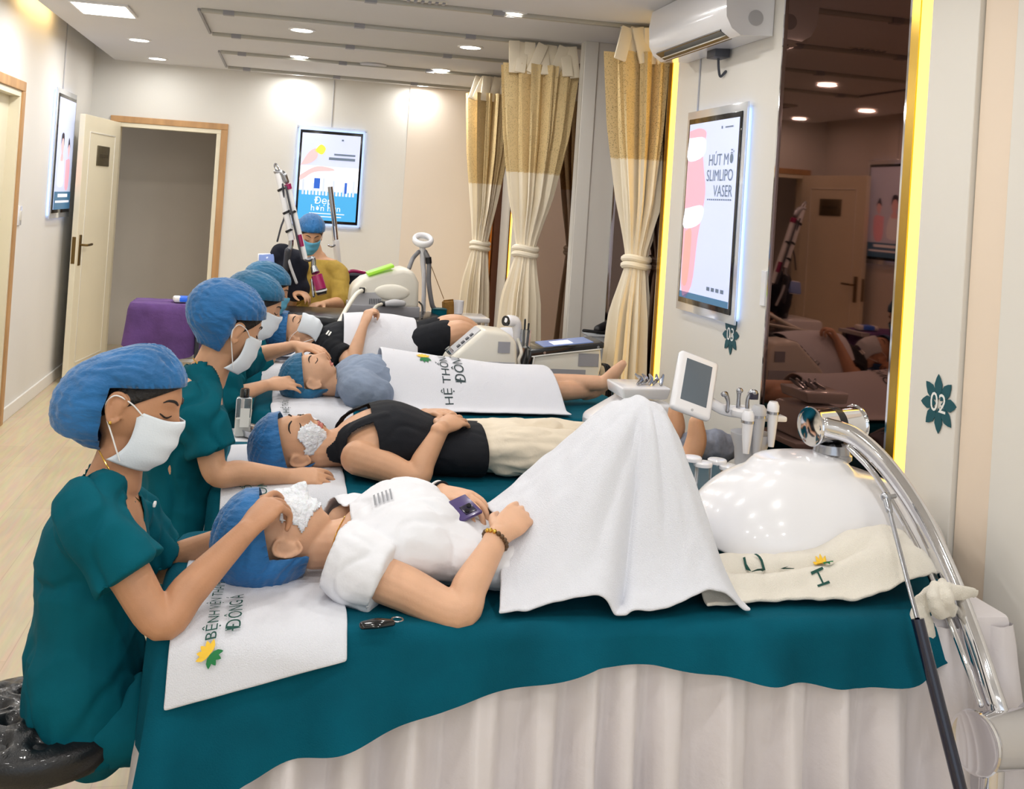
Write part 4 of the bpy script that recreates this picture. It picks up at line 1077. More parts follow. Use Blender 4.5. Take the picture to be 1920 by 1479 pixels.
S3.arm((s3b, e3b, w3b)); S3.hand(w3b, at(605, 655, 4.80)-w3b, (0.1, -0.3, 0.9), 1, (0.25, 0.3, 0.3), 0.1)
S3.finish(0.006)
S3.features(lips=False); S3.hair(); S3.cap('cap_teal', (0.100, 0.132, 0.106), (0, -0.03, 0.028), 0.070, -0.085, 6.0); S3.mask()
def scrubs3(b):
    staff_torso(b, T3, R3, 0.006)
    for a, e in ((s3, e3), (s3b, e3b)):
        v = unit(e-a); b.tube([a+np.array([0, 0.06 if a is s3 else -0.06, 0.03]), a, a+v*0.11], [0.062, 0.072, 0.07], 16, 12)
S3.garment('scrub_top', 'teal_cloth', scrubs3, vneck(Y3, at(470, 720, Y3)[2], at(440, 645, Y3)), 0.008, 5, (0.02, 7), 9.0)
def trousers3(b):
    for k in (-1, 1):
        h = T3[0]+np.array([0.02, 0.085*k, -0.02]); kn = h+np.array([0.30, 0.03*k, 0.0])
        b.tube([h, kn, np.array([kn[0]+0.02, kn[1], 0.06])], [0.09, 0.07, 0.05], 12, 16)
S3.garment('trousers', 'teal_cloth', trousers3, (), 0.014, 4, None)

# ------------------------------------------------------------------ fourth staff member, mostly hidden
Y4 = 5.72
S4 = Person('masked staff member in teal scrubs farthest along the row of beds', 'skin')
S4.set_head(at(506, 542, Y4), (0.92, 0.02, -0.42), (0.40, 0.0, 0.90), 0.98)
S4.b.tube([at(468, 612, Y4), at(480, 590, Y4), at(492, 565, Y4)], [0.062, 0.055, 0.052], 14, 10)
T4 = [at(430, 790, Y4), at(432, 730, Y4), at(440, 670, Y4), at(452, 630, Y4), at(466, 606, Y4)]
staff_torso(S4.b, T4[2:], R3[2:], -0.006)
s4 = at(470, 640, 5.56); e4 = at(490, 690, 5.56); w4 = at(515, 660, 5.60)
S4.arm((s4, e4, w4)); S4.hand(w4, (0.5, 0.3, 0.2), (0, -0.5, 0.8), -1)
S4.finish(0.007)
S4.features(lips=False); S4.hair(); S4.cap('cap_teal', (0.100, 0.132, 0.106), (0, -0.03, 0.028), 0.070, -0.085, 8.0); S4.mask('mask_blue')
def scrubs4(b):
    staff_torso(b, T4, R3, 0.006)
    v = unit(e4-s4); b.tube([s4+np.array([0, 0.06, 0.03]), s4, s4+v*0.14], [0.062, 0.072, 0.07], 16, 12)
    b.tube([s4+np.array([0, 0.26, 0.03]), s4+np.array([0.02, 0.32, 0]), s4+np.array([0.1, 0.34, -0.1])], [0.062, 0.072, 0.06], 16, 12)
S4.garment('scrub_top', 'teal_cloth', scrubs4, (), 0.010, 4, (0.010, 7), 11.0)
def trousers4(b):
    for k in (-1, 1):
        h = T4[0]+np.array([0.02, 0.085*k, -0.02]); kn = h+np.array([0.28, 0.03*k, 0.0])
        b.tube([h, kn, np.array([kn[0]+0.02, kn[1], 0.06])], [0.09, 0.07, 0.05], 12, 16)
S4.garment('trousers', 'teal_cloth', trousers4, (), 0.014, 4, None)

# ------------------------------------------------------------------ operator in the ochre top at the back
Y5 = 7.55
S5 = Person('operator in ochre top, blue cap and blue mask behind the laser arm', 'skin')
S5.set_head(at(583, 440, Y5), (0.10, -0.86, -0.48), (0.05, -0.40, 0.90), 1.0)
S5.b.tube([at(592, 490, Y5), at(588, 465, Y5)], [0.062, 0.054], 14, 8)
T5 = [at(598, 640, Y5), at(598, 580, Y5), at(598, 530, Y5), at(596, 505, Y5), at(592, 486, Y5)]
R5 = [(0.17, 0.13), (0.15, 0.11), (0.165, 0.115), (0.17, 0.09), (0.08, 0.06)]
S5.b.tube(T5[1:], R5[1:], 20, 24, side=(1, 0, 0))
s5 = at(558, 510, 7.5); e5 = at(545, 570, 7.38); w5 = at(552, 548, 7.1)
S5.arm((s5, e5, w5)); S5.hand(w5, (0.6, -0.6, 0), (0, 0, 1), 1)
s6 = at(635, 512, 7.5); e6 = at(640, 566, 7.40); w6 = at(606, 570, 7.2)
S5.arm((s6, e6, w6)); S5.hand(w6, (-0.5, -0.6, 0), (0, 0, 1), -1)
S5.finish(0.007)
S5.features(lips=False); S5.hair(); S5.cap('cap_blue', (0.098, 0.124, 0.108), (0, -0.026, 0.03), 0.066, -0.085, 3.0); S5.mask('mask_blue')
def top5(b):
    b.tube(T5, [(a+0.006, c+0.006) for a, c in R5], 20, 24, side=(1, 0, 0))
    for a, e in ((s5, e5), (s6, e6)):
        v = unit(e-a); b.tube([a+np.array([0.06 if a is s5 else -0.06, 0, 0.03]), a, a+v*0.10, a+v*0.19], [0.06, 0.07, 0.07, 0.07], 14, 12)
S5.garment('tunic', 'ochre_cloth', top5, [lambda c: at(592, 488, Y5)[2]+0.01-c[:, 2]], 0.009, 4, (0.010, 8), 3.0)
def trousers5(b):
    for k in (-1, 1):
        h = T5[0]+np.array([0.085*k, 0, -0.03]); kn = h+np.array([0.02*k, -0.30, 0.0])
        b.tube([h, kn, np.array([kn[0], kn[1]-0.02, 0.06])], [0.09, 0.07, 0.05], 12, 16, side=(1, 0, 0))
S5.garment('trousers', 'ochre_cloth', trousers5, (), 0.014, 4, None)
# dark rounded shape beside the operator, built as a cloth hood over the laser head
hood = thing('equipment_hood', 'black cloth hood hanging over the laser head beside the operator', 'equipment cover')
def _hood(b):
    b.ell(at(540, 512, 7.15), (0.125, 0.11, 0.165), np.array(Matrix.Rotation(0.45, 3, 'Y'))); b.ell(at(528, 480, 7.15), (0.08, 0.08, 0.08)); b.ell(at(555, 540, 7.15), (0.09, 0.09, 0.09))
bq = MB(); _hood(bq); me = fuse(bq, 0.012, 8); crease(me, 0.012, 9, 3.0); link('cover', me, 'navy_cloth', hood)
part('strap', 'plastic_grey', hood, lambda b: b.tube([at(537, 470, 7.02), at(545, 500, 7.0), at(556, 530, 7.0)], 0.009, 8, 12))

# ================================================================== patients lying on the beds
def lie_torso(b, yc, S, g=0.0, n=24):
    """S: (x, z, half width, half depth)"""
    b.tube([(x, yc, z) for x, z, a, c in S], [(a+g, c+g) for x, z, a, c in S], n, 40, side=(0, 1, 0))

# ---------------- patient on the nearest bed: white tee, cream on the face, phone
yc = 2.52
P1 = Person('patient in white tee with foamed face on the nearest bed, holding a phone', 'skin_pale')
P1.set_head((0.045, yc, 0.742), (0.16, 0.02, 1.0), (-1.0, 0.0, 0.16), 1.0)
P1.b.tube([(0.115, yc, 0.715), (0.16, yc, 0.715), (0.22, yc, 0.72)], [0.056, 0.055, 0.065], 16, 12)
TS1 = [(0.19, 0.722, 0.075, 0.055), (0.25, 0.735, 0.165, 0.082), (0.335, 0.748, 0.175, 0.102), (0.42, 0.722, 0.162, 0.080), (0.50, 0.705, 0.162, 0.064), (0.62, 0.70, 0.165, 0.058), (0.76, 0.70, 0.165, 0.058)]
lie_torso(P1.b, yc, TS1, -0.006)
for k in (-1, 1):
    P1.b.tube([(0.74, yc+0.07*k, 0.725), (0.82, yc+0.065*k, 0.85), (0.87, yc+0.055*k, 0.95), (0.93, yc+0.05*k, 0.82), (0.98, yc+0.05*k, 0.69)], [0.07, 0.055, 0.045, 0.04, 0.034], 14, 24)
s = np.array([0.20, 2.365, 0.715]); e = at(856, 1143, 2.262); w_ = at(934, 1006, 2.37)
P1.arm((s, e, w_), (0.052, 0.048, 0.040, 0.040, 0.032, 0.026))
P1.hand(w_, at(990, 950, 2.44)-w_, (-0.25, -0.75, 0.6), -1, (0.55, 0.75, 0.5), 0.05, 1.0, 0.5)
s2_ = np.array([0.20, 2.675, 0.715]); e2_ = np.array([0.36, 2.80, 0.70]); w2_ = at(826, 924, 2.62)
P1.arm((s2_, e2_, w2_), (0.05, 0.045, 0.038, 0.038, 0.030, 0.025))
P1.hand(w2_, at(893, 936, 2.52)-w2_, (0.05, -0.25, 1.0), 1, (0.35, 0.5, 0.4), 0.10, 1.0, 0.6)
P1.finish(0.0036)
P1.features(); P1.cap('cap_blue', (0.112, 0.128, 0.112), (0, -0.026, 0.044), 0.074, -0.066, 12.0)
P1.shell('face_foam', 'cream_foam', [lambda q: 1+0.12*np.sin(q[:, 0]*90+1)+0.10*np.sin(q[:, 2]*110)-(q[:, 0]/0.068)**2-((q[:, 2]+0.012)/0.062)**2+np.where(q[:, 1] > 0.014, 0, -9)], 0.004, True, 0.0025, 0.002, 3)
vs1 = unit(e-s)
def tee(b):
    lie_torso(b, yc, TS1, 0.010)
    b.tube([s+np.array([-0.01, 0.09, 0.012]), s+np.array([0.0, 0.01, 0.004]), s+vs1*0.04, s+vs1*0.075], [0.066, 0.082, 0.080, 0.078], 18, 16, cap='flat')
    b.tube([s2_+np.array([-0.01, -0.09, 0.012]), s2_, s2_+np.array([0.07, 0.05, -0.01]), s2_+np.array([0.12, 0.10, -0.015])], [0.060, 0.072, 0.072, 0.070], 18, 16)
P1.garment('tee_shirt', 'tee_white', tee, [lambda c: c[:, 0]-0.165-0.03*np.clip((c[:, 2]-0.68)/0.1, 0, 1)+0.35*np.maximum(0, np.abs(c[:, 1]-yc)-0.06)], 0.0055, 5, (0.013, 8), 5.0, (1, 1.5, 1))
def chest(u, v, lift=0.023):
    a = interp(u, [q[0] for q in TS1], [q[2] for q in TS1]); c = interp(u, [q[0] for q in TS1], [q[3] for q in TS1]); z = interp(u, [q[0] for q in TS1], [q[1] for q in TS1])
    return np.array([u, yc+(a+lift)*math.sin(v), z+(c+lift)*math.cos(v)])
for k in range(5):
    part('printed_motif', 'ink_grey', P1.t, lambda b: b.add([chest(u, v) for u, v in ((0.245+0.009*k, -0.42), (0.249+0.009*k, -0.42), (0.249+0.009*k, -0.27), (0.245+0.009*k, -0.27), (0.249+0.009*k, -0.12), (0.245+0.009*k, -0.12))], [(0, 1, 2, 3), (3, 2, 4, 5)]), False)
part('necklace', 'gold', P1.t, lambda b: b.tube([(0.150, yc-0.055, 0.70), (0.165, yc-0.045, 0.755), (0.185, yc, 0.780)], 0.0014, 6, 14))
wd = unit(at(985, 945, 2.44)-w_)
br = thing('bracelet', 'brown and gold bead bracelet on the near wrist of the nearest patient', 'bracelet')
wa_ = unit(np.cross(wd, (0, 0, 1))); wb_ = np.cross(wd, wa_)
for k in range(18):
    a = 2*PI*k/18
    part('bead', 'gold' if k in (3, 4, 12, 13, 14) else 'bead_brown', br, lambda b: b.ell(w_-wd*0.012+(wa_*math.cos(a)*0.031+wb_*math.sin(a)*0.027), (0.0055, 0.0055, 0.0055), None, 10, 8))
wd2 = unit(at(893, 936, 2.52)-w2_); wa2 = unit(np.cross(wd2, (0, 0, 1))); wb2 = np.cross(wd2, wa2)
bc = thing('bracelet', 'white and black wrist band on the far wrist of the nearest patient', 'bracelet')
for m_, o_ in (('loop_white', -0.012), ('black_cloth', 0.0)):
    part('band', m_, bc, lambda b: b.tube([w2_+wd2*o_+wa2*math.cos(a)*0.030+wb2*math.sin(a)*0.026 for a in np.linspace(0, 2*PI, 21)], 0.0035, 6, 40))
# phone under the far hand
ph = thing('phone', 'dark purple mobile phone lying on the white tee under a hand', 'phone')
pcn = at(860, 957, 2.48); pn = unit((-0.08, -0.42, 0.9)); pu = unit(np.array([0.85, 0.5, 0])-pn*np.dot((0.85, 0.5, 0), pn)); pv = np.cross(pn, pu); pR = np.stack([pu, pv, pn], 1)
part('body', 'phone_purple', ph, lambda b: b.box(pcn, (0.088, 0.072, 0.009), pR, 0.003))
part('camera_bump', 'phone_dark', ph, lambda b: b.box(pcn+pu*0.018-pv*0.012+pn*0.005, (0.03, 0.03, 0.003), pR, 0.001))
for k in range(2): part('lens', 'black_gloss', ph, lambda b: b.lathe(pcn+pu*(0.011+0.014*k)-pv*(0.018-0.012*k)+pn*0.0065, [(0.006, 0), (0.006, 0.002)], pn, 12))
# big white towel over the raised knees
kx = [at(x, y, 2.5) for x, y in ((900, 985), (950, 958), (1000, 922), (1060, 868), (1120, 808), (1160, 778), (1205, 764), (1238, 780), (1262, 830), (1288, 905), (1306, 985), (1322, 1075), (1330, 1115))]
KX = [p[0] for p in kx]; KZ = [p[2] for p in kx]
def hf1(x, y):
    h = interp(x, KX, KZ)-BZ
    t = (y-2.52)/(0.20+0.02*math.sin(x*20)); near = t < 0
    q = math.exp(-abs(t)**2.6*1.1) if near else math.exp(-abs(t)**3)
    a_ = math.atan2(y-2.50, x-0.90); fold = (0.016*math.sin(a_*11+2*math.sin(a_*3))+0.010*math.sin(a_*23+1.3))*min(1, h*4)*min(1, abs(t)*1.1)
    val = 0.0
    if y < 2.50: val = 0.045*math.exp(-((x-0.78-0.42*(y-2.25))/0.018)**2)*sstep(2.50, 2.40, y)*min(1, h*3)
    return BZ+0.012+max(max(h, 0.02)*q+fold*q-val, 0.004)
bl1 = blanket('towel', 'large white towel draped over the raised knees of the nearest patient', 'towel_white', (0.505, 1.07), (2.238, 2.80), hf1, 80, 70, 0.008, 2.0, lambda u, v: (0.03*math.sin(v*4)*(1-u)+0.02*u*(1-v), 0.012*math.sin(u*9)*(1-v)), cr=0.012)
# cream towel bunched along the foot of the bed
def hf2(x, y):
    c = 2.405+0.02*math.sin(x*6); r = interp(x, [0.95, 1.1, 1.25, 1.36, 1.44, 1.52, 1.59, 1.63], [0.05, 0.05, 0.055, 0.075, 0.115, 0.125, 0.10, 0.03])
    t = (y-c)/interp(x, [1.0, 1.35, 1.5, 1.65], [0.085, 0.085, 0.115, 0.10])
    a = r*math.exp(-abs(t)**2.4)+0.014*math.exp(-((y-c+0.075)/0.025)**2)+0.012*math.exp(-((y-c-0.02)/0.03)**2)*math.sin(x*13)
    a -= 0.022*math.exp(-((y-c+0.04)/0.016)**2)*sstep(1.05, 1.12, x)*(1-sstep(1.42, 1.5, x))
    return BZ+0.012+max(a, 0.003)
bl2 = blanket('towel', 'cream lettered towel bunched at the foot of the nearest bed', 'towel_cream', (0.99, 1.63), (2.262, 2.54), hf2, 70, 50, 0.009, 6.0, lambda u, v: (0.0, 0.05*u*(1-v)+0.014*math.sin(u*7)*(1-v)), cr=0.009)
m2 = lambda u, v: np.array([u, v, hf2(u, v)+0.019])
for ch, u_, v_, z_, a_ in (('C', 1.165, 2.385, 0.075, 1.9), ('T', 1.245, 2.375, 0.05, 1.8), ('H', 1.305, 2.330, 0.052, 1.8)): lettering([(ch, u_, v_, z_, a_)], 'ink_green', bl2, m2, 'printed_letter')
lotus(bl2, m2, 1.335, 2.375, 0.026, 0.4)
# car key on the sheet
ck = thing('car_key', 'black key fob with metal ring on the teal sheet by the elbow', 'key')
kp = atz(708, 1172, BZ+0.012)
part('fob', 'black_gloss', ck, lambda b: b.tube([kp+np.array([-0.03, 0.0, 0.0]), kp+np.array([0.0, 0.004, 0.002]), kp+np.array([0.03, 0.012, 0.0])], [(0.012, 0.008), (0.018, 0.009), (0.012, 0.007)], 12, 12, side=(0, 1, 0)))
part('ring', 'steel', ck, lambda b: b.tube([kp+np.array([0.042+0.012*math.cos(a), 0.018+0.012*math.sin(a), 0.004]) for a in np.linspace(0, 2*PI, 17)], 0.0018, 6, 32))

# ---------------- patient in black vest
yc2 = 3.52
P2 = Person('patient in black vest and cream trousers with foam on the cheek', 'skin')
P2.set_head((0.088, yc2, 0.722), (0.10, -0.42, 0.90), (-1.0, -0.06, 0.06), 1.0)
P2.b.tube([(0.155, yc2, 0.70), (0.20, yc2, 0.705), (0.26, yc2, 0.715)], [0.060, 0.060, 0.07], 16, 12)
TS2 = [(0.22, 0.71, 0.08, 0.055), (0.28, 0.73, 0.175, 0.08), (0.38, 0.745, 0.178, 0.102), (0.50, 0.727, 0.160, 0.084), (0.60, 0.715, 0.163, 0.074), (0.70, 0.715, 0.163, 0.074), (0.78, 0.715, 0.163, 0.074)]
lie_torso(P2.b, yc2, TS2[:4]+[(0.64, 0.715, 0.13, 0.06), (0.78, 0.71, 0.12, 0.05)], -0.005)
s = np.array([0.275, 3.355, 0.715]); e = at(778, 893, 3.30); w_ = at(828, 803, 3.37)
P2.arm((s, e, w_), (0.055, 0.048, 0.040, 0.039, 0.031, 0.026)); P2.hand(w_, at(868, 779, 3.47)-w_, (0.0, -0.5, 0.9), -1, (0.25, 0.4, 0.3), 0.09)
s2_ = np.array([0.275, 3.685, 0.715]); e2_ = np.array([0.45, 3.78, 0.70]); w2_ = at(797, 778, 3.60)
P2.arm((s2_, e2_, w2_)); P2.hand(w2_, at(848, 770, 3.48)-w2_, (0.1, -0.3, 0.95), 1, (0.3, 0.45, 0.35), 0.09)
for k in (-1, 1):
    yy = yc2+0.10*k
    P2.b.tube([(1.30, yy, 0.705), (1.36, yy, 0.70), (1.40, yy, 0.72), (1.42, yy, 0.775), (1.415, yy, 0.835)], [0.038, 0.036, 0.036, 0.036, 0.026], 14, 18)
P2.finish(0.0042)
P2.features(); P2.cap('cap_blue', (0.108, 0.128, 0.108), (0, -0.026, 0.042), 0.074, -0.085, 15.0)
P2.shell('face_foam', 'cream_foam', [lambda q: 1+0.12*np.sin(q[:, 1]*110+1)+0.10*np.sin(q[:, 2]*120)-((np.abs(q[:, 0])-0.046)/0.036)**2-((q[:, 2]+0.046)/0.054)**2-np.maximum(0, (0.02-q[:, 1])/0.02)**2+np.where(q[:, 1] > -0.01, 0, -9)], 0.004, True, 0.003, 0.002, 5)
def vest(b):
    lie_torso(b, yc2, TS2, 0.014)
    for k in (-1, 1):
        y = yc2+0.10*k; b.tube([(0.36, y, 0.835), (0.29, y, 0.812), (0.245, y+0.005*k, 0.78), (0.235, y+0.01*k, 0.70)], [(0.022, 0.012)]*4, 12, 14, side=(0, 1, 0))
P2.garment('vest', 'black_cloth', vest, [lambda c: np.where(np.abs(np.abs(c[:, 1]-yc2)-0.105) < 0.03, 0.05, np.where(c[:, 2] > 0.70, c[:, 0]-0.315-0.35*np.maximum(0, np.abs(c[:, 1]-yc2)-0.13), c[:, 0]-0.26)), lambda c: 0.682-c[:, 0]+0.05*np.abs(c[:, 1]-yc2)], 0.006, 5, (0.006, 8), 3.0)
def trs(b):
    b.tube([(0.66, yc2, 0.722), (0.80, yc2, 0.72)], [(0.158, 0.080), (0.16, 0.082)], 20, 8, side=(0, 1, 0))
    for k in (-1, 1): b.tube([(0.76, yc2+0.085*k, 0.722), (0.95, yc2+0.10*k, 0.725), (1.10, yc2+0.10*k, 0.72), (1.31, yc2+0.10*k, 0.71)], [(0.085, 0.078), (0.088, 0.078), (0.08, 0.07), (0.078, 0.062)], 16, 26)
P2.garment('trousers', 'trouser_cream', trs, (), 0.008, 4, (0.018, 9), 2.0, (0.55, 1.5, 1.5))
part('hair_tie', 'black_cloth', P2.t, lambda b: b.tube([at(822, 818, 3.395)+np.array([0.0, 0, 0])+unit((0.5, -0.2, 0.6))*0+np.array([math.cos(a)*0.024, -0.0+math.cos(a)*0.0+math.sin(a)*0.024, math.cos(a)*-0.016]) for a in np.linspace(0, 2*PI, 17)], 0.0028, 6, 32))
# crumpled grey garment past the feet
def _gar(b):
    for k in range(5): b.ell(at(1300+k*14, 838-3*(k % 2), 3.55), (0.05, 0.07, 0.052+0.008*(k % 2)), None, 14, 10)
gb = MB(); _gar(gb); me = fuse(gb, 0.009, 5); crease(me, 0.022, 14, 2.0, (1.6, 0.6, 0.8)); o = link('folded_garment', me, 'grey_stripe_cloth'); tag(o, 'crumpled grey striped garment at the foot of the second bed', 'clothing')

# ---------------- patient in grey-blue shirt
yc3 = 4.72
P3 = Person('patient in grey-blue shirt lying barefoot under a white lettered towel', 'skin_pale')
P3.set_head((0.165, yc3, 0.735), (0.22, -0.14, 0.96), (-1.0, 0.0, 0.22), 1.0)
P3.b.tube([(0.225, yc3, 0.705), (0.27, yc3, 0.705), (0.33, yc3, 0.715)], [0.055, 0.055, 0.065], 14, 10)
TS3 = [(0.29, 0.71, 0.08, 0.055), (0.35, 0.73, 0.165, 0.08), (0.44, 0.738, 0.165, 0.092), (0.54, 0.71, 0.15, 0.06), (0.80, 0.70, 0.15, 0.05)]
lie_torso(P3.b, yc3, TS3, -0.006)
P3.arm((np.array([0.34, 4.89, 0.715]), np.array([0.50, 4.96, 0.72]), at(728, 690, 4.84))); P3.hand(at(728, 690, 4.84), at(716, 664, 4.70)-at(728, 690, 4.84), (-0.9, -0.2, 0.2), 1, (0.3, 0.4, 0.3))
P3.b.tube([(0.80, 4.68, 0.69), (1.05, 4.67, 0.70), (1.28, 4.70, 0.705), (1.44, 4.77, 0.70)], [0.045, 0.045, 0.046, 0.034], 14, 24)
P3.b.tube([(0.80, 4.80, 0.69), (1.05, 4.80, 0.71), (1.28, 4.78, 0.725), (1.46, 4.72, 0.745)], [0.045, 0.045, 0.046, 0.034], 14, 24)
P3.b.tube([(1.42, 4.775, 0.685), (1.47, 4.78, 0.70), (1.52, 4.76, 0.75), (1.55, 4.74, 0.80)], [0.034, 0.034, 0.03, 0.02], 12, 16)
P3.b.tube([(1.44, 4.72, 0.74), (1.49, 4.71, 0.75), (1.53, 4.69, 0.80), (1.56, 4.68, 0.84)], [0.034, 0.034, 0.03, 0.02], 12, 16)
P3.finish(0.006)
P3.features(); P3.cap('cap_teal', (0.098, 0.118, 0.104), (0, -0.022, 0.034), 0.074, -0.080, 18.0)
def shirt3(b):
    lie_torso(b, yc3, TS3, 0.010)
    for k in (-1, 1):
        b.tube([(0.33, yc3+0.12*k, 0.73), (0.37, yc3+0.20*k, 0.715), (0.43, yc3+0.22*k, 0.705)], [0.075, 0.088, 0.07], 16, 16)
P3.garment('shirt', 'grey_blue_cloth', shirt3, [lambda c: c[:, 0]-0.265, lambda c: 0.53-c[:, 0]], 0.007, 4, (0.015, 7), 6.0, (1, 1.4, 0.8))
KX3 = [at(x, y, 4.72)[0] for x, y in ((714, 657), (760, 665), (850, 678), (950, 690), (1012, 692))]; KZ3 = [at(x, y, 4.72)[2] for x, y in ((714, 657), (760, 665), (850, 678), (950, 690), (1012, 692))]
def hf3(x, y):
    h = interp(x, KX3, KZ3)-BZ-0.01
    t = (y-4.74)/0.26
    return BZ+0.012+max(0.0, h)*(math.cos(min(1, abs(t))*PI/2)**1.1 if t < 0 else math.exp(-abs(t)**3*1.6))
bl3 = blanket('towel', 'white towel lettered HỆ THỐNG over the patient in grey-blue shirt', 'towel_white', (KX3[0], KX3[-1]+0.02), (4.41, 4.98), hf3, 44, 36, 0.008, 3.0, lambda u, v: (0.06*(1-v)*u, 0), cr=0.003)
m3 = lambda u, v: np.array([u, v, hf3(u, v)+0.0125])
lettering([('HỆ THỐNG', 0.735, 4.62, 0.052, PI/2+0.05), ('ĐÔNG Á', 0.795, 4.70, 0.064, PI/2+0.05)], 'ink_dark', bl3, m3, 'printed_lettering')
lotus(bl3, m3, 0.645, 4.69, 0.038, 0.2)

# ---------------- patient with white mask, black tee and shorts
yc4 = 5.80
P4 = Person('patient with white mask, black tee and black shorts holding a hose', 'skin_pale')
P4.set_head(at(552, 622, 5.78), (0.34, -0.30, 0.90), (-1.0, 0.0, 0.30), 1.0)
hc = P4.c
P4.b.tube([hc+np.array([0.06, 0, -0.04]), hc+np.array([0.11, 0, -0.045]), hc+np.array([0.16, 0.0, -0.035])], [0.055, 0.055, 0.065], 14, 10)
TS4 = [(0.22, 0.72, 0.08, 0.055), (0.28, 0.735, 0.165, 0.085), (0.37, 0.745, 0.17, 0.10), (0.55, 0.735, 0.155, 0.09), (0.70, 0.735, 0.16, 0.09), (0.84, 0.735, 0.155, 0.085)]
lie_torso(P4.b, yc4, TS4, -0.006)
s = np.array([0.29, 5.665, 0.73]); e = at(660, 678, 5.56); w_ = at(681, 612, 5.64)
P4.arm((s, e, w_)); P4.hand(w_, at(692, 585, 5.67)-w_, (-0.7, -0.5, 0.1), -1, (0.9, 1.0, 0.6), 0.04)
P4.arm((np.array([0.29, 5.93, 0.73]), np.array([0.42, 6.04, 0.70]), np.array([0.55, 5.98, 0.80])))
P4.b.tube([(0.78, 5.70, 0.745), (0.92, 5.69, 0.82), (1.00, 5.70, 0.83), (1.08, 5.72, 0.76), (1.26, 5.74, 0.70)], [0.082, 0.072, 0.058, 0.05, 0.036], 14, 24)
P4.b.tube([(0.78, 5.88, 0.745), (0.92, 5.88, 0.83), (1.02, 5.88, 0.84), (1.12, 5.88, 0.78), (1.30, 5.88, 0.72)], [0.082, 0.072, 0.058, 0.05, 0.036], 14, 24)
P4.finish(0.005)
P4.features(lips=False); P4.cap('cap_blue', (0.105, 0.125, 0.106), (0, -0.024, 0.040), 0.072, -0.080, 21.0); P4.mask('mask_white')
def tee4(b):
    lie_torso(b, yc4, TS4, 0.010); v = unit(e-s)
    b.tube([s+np.array([-0.01, 0.08, 0.01]), s+np.array([0.0, 0.02, 0.0]), s+v*0.06, s+v*0.10], [0.055, 0.062, 0.060, 0.062], 16, 12, cap='flat')
    b.tube([(0.27, 5.89, 0.74), (0.28, 5.97, 0.73), (0.36, 6.02, 0.715)], [0.06, 0.075, 0.07], 16, 12)
P4.garment('tee_shirt', 'black_cloth', tee4, [lambda c: c[:, 0]-0.185], 0.009, 4, (0.008, 9), 2.0)
part('shirt_print', 'sign_white', P4.t, lambda b: [b.box((0.262+0.012*k, yc4-0.135, 0.806-0.006*k), (0.008, 0.03, 0.003), np.array(Matrix.Rotation(0.7, 3, 'X') @ Matrix.Rotation(-0.45, 3, 'Z'))) for k in range(3)], False)
def shorts(b):
    b.tube([(0.68, yc4, 0.745), (0.82, yc4, 0.75)], [(0.165, 0.10), (0.165, 0.10)], 20, 8, side=(0, 1, 0))
    for k in (-1, 1): b.tube([(0.74, yc4+0.09*k, 0.745), (0.90, yc4+0.095*k, 0.80)], [0.10, 0.098], 16, 10)
P4.garment('shorts', 'black_cloth', shorts, [lambda c: 0.905-c[:, 0]], 0.009, 4, (0.006, 8), 2.0)
def hf4(x, y):
    h = interp(x, [0.34, 0.45, 0.6, 0.73], [0.235, 0.245, 0.24, 0.225]); t = (y-5.80)/0.22
    return BZ+0.01+h*(math.cos(min(1, abs(t))*PI/2)**0.6 if t < 0 else math.exp(-abs(t)**4*1.5))
blanket('towel', 'white towel over the belly of the patient in black shorts', 'towel_white', (0.345, 0.735), (5.53, 6.02), hf4, 28, 30, 0.008, 4.0, cr=0.004)
# white cushion at the foot of the fourth bed
qb = MB(); qb.ell((1.22, 5.95, 0.735), (0.18, 0.13, 0.085)); qb.ell((1.30, 6.02, 0.745), (0.10, 0.10, 0.09)); me = fuse(qb, 0.012, 8); crease(me, 0.012, 8, 1.0)
tag(link('cushion', me, 'towel_white'), 'white cushion at the foot of the fourth bed', 'cushion')

# ================================================================== furniture and machines
def basis(ux, uz_hint):
    ux = unit(ux); uz = V3(uz_hint); uz = unit(uz-ux*np.dot(ux, uz)); return np.stack([ux, np.cross(uz, ux), uz], 1)
# ---------------- black tufted stool
st = thing('stool', 'round black tufted stool on a chrome pole', 'stool')
sc_, sz_ = np.array([-0.44, 2.40]), 0.400
def seat(b):
    n, m = 72, 22; vs = []; fs = []
    btn = [(0, 0)]+[(0.075*math.cos(a), 0.075*math.sin(a)) for a in np.arange(6)*PI/3]+[(0.145*math.cos(a), 0.145*math.sin(a)) for a in np.arange(12)*PI/6+0.26]
    for i in range(m+1):
        r = 0.19*i/m
        for j in range(n):
            a = 2*PI*j/n; x, y = r*math.cos(a), r*math.sin(a)
            dmin = sorted(math.hypot(x-p[0], y-p[1]) for p in btn)
            dip = 0.028*math.exp(-(dmin[0]/0.020)**2)+0.014*math.exp(-((dmin[1]-dmin[0])/0.010)**2)*math.exp(-(dmin[0]/0.06)**2)
            z = sz_+0.028*(1-(r/0.19)**4)-dip
            vs.append((sc_[0]+x, sc_[1]+y, z))
    for i in range(m):
        for j in range(n): fs.append((i*n+j, (i+1)*n+j, (i+1)*n+(j+1) % n, i*n+(j+1) % n))
    b.add(vs, fs)
    b.lathe((sc_[0], sc_[1], 0), [(0.10, sz_-0.082), (0.165, sz_-0.078), (0.185, sz_-0.066), (0.200, sz_-0.04), (0.202, sz_-0.015), (0.19, sz_+0.001)], n=48)
part('cushion', 'leather_black', st, seat, True, None)
part('seat_ring', 'steel', st, lambda b: b.lathe((sc_[0], sc_[1], sz_-0.094), [(0.11, 0), (0.11, 0.012)]))
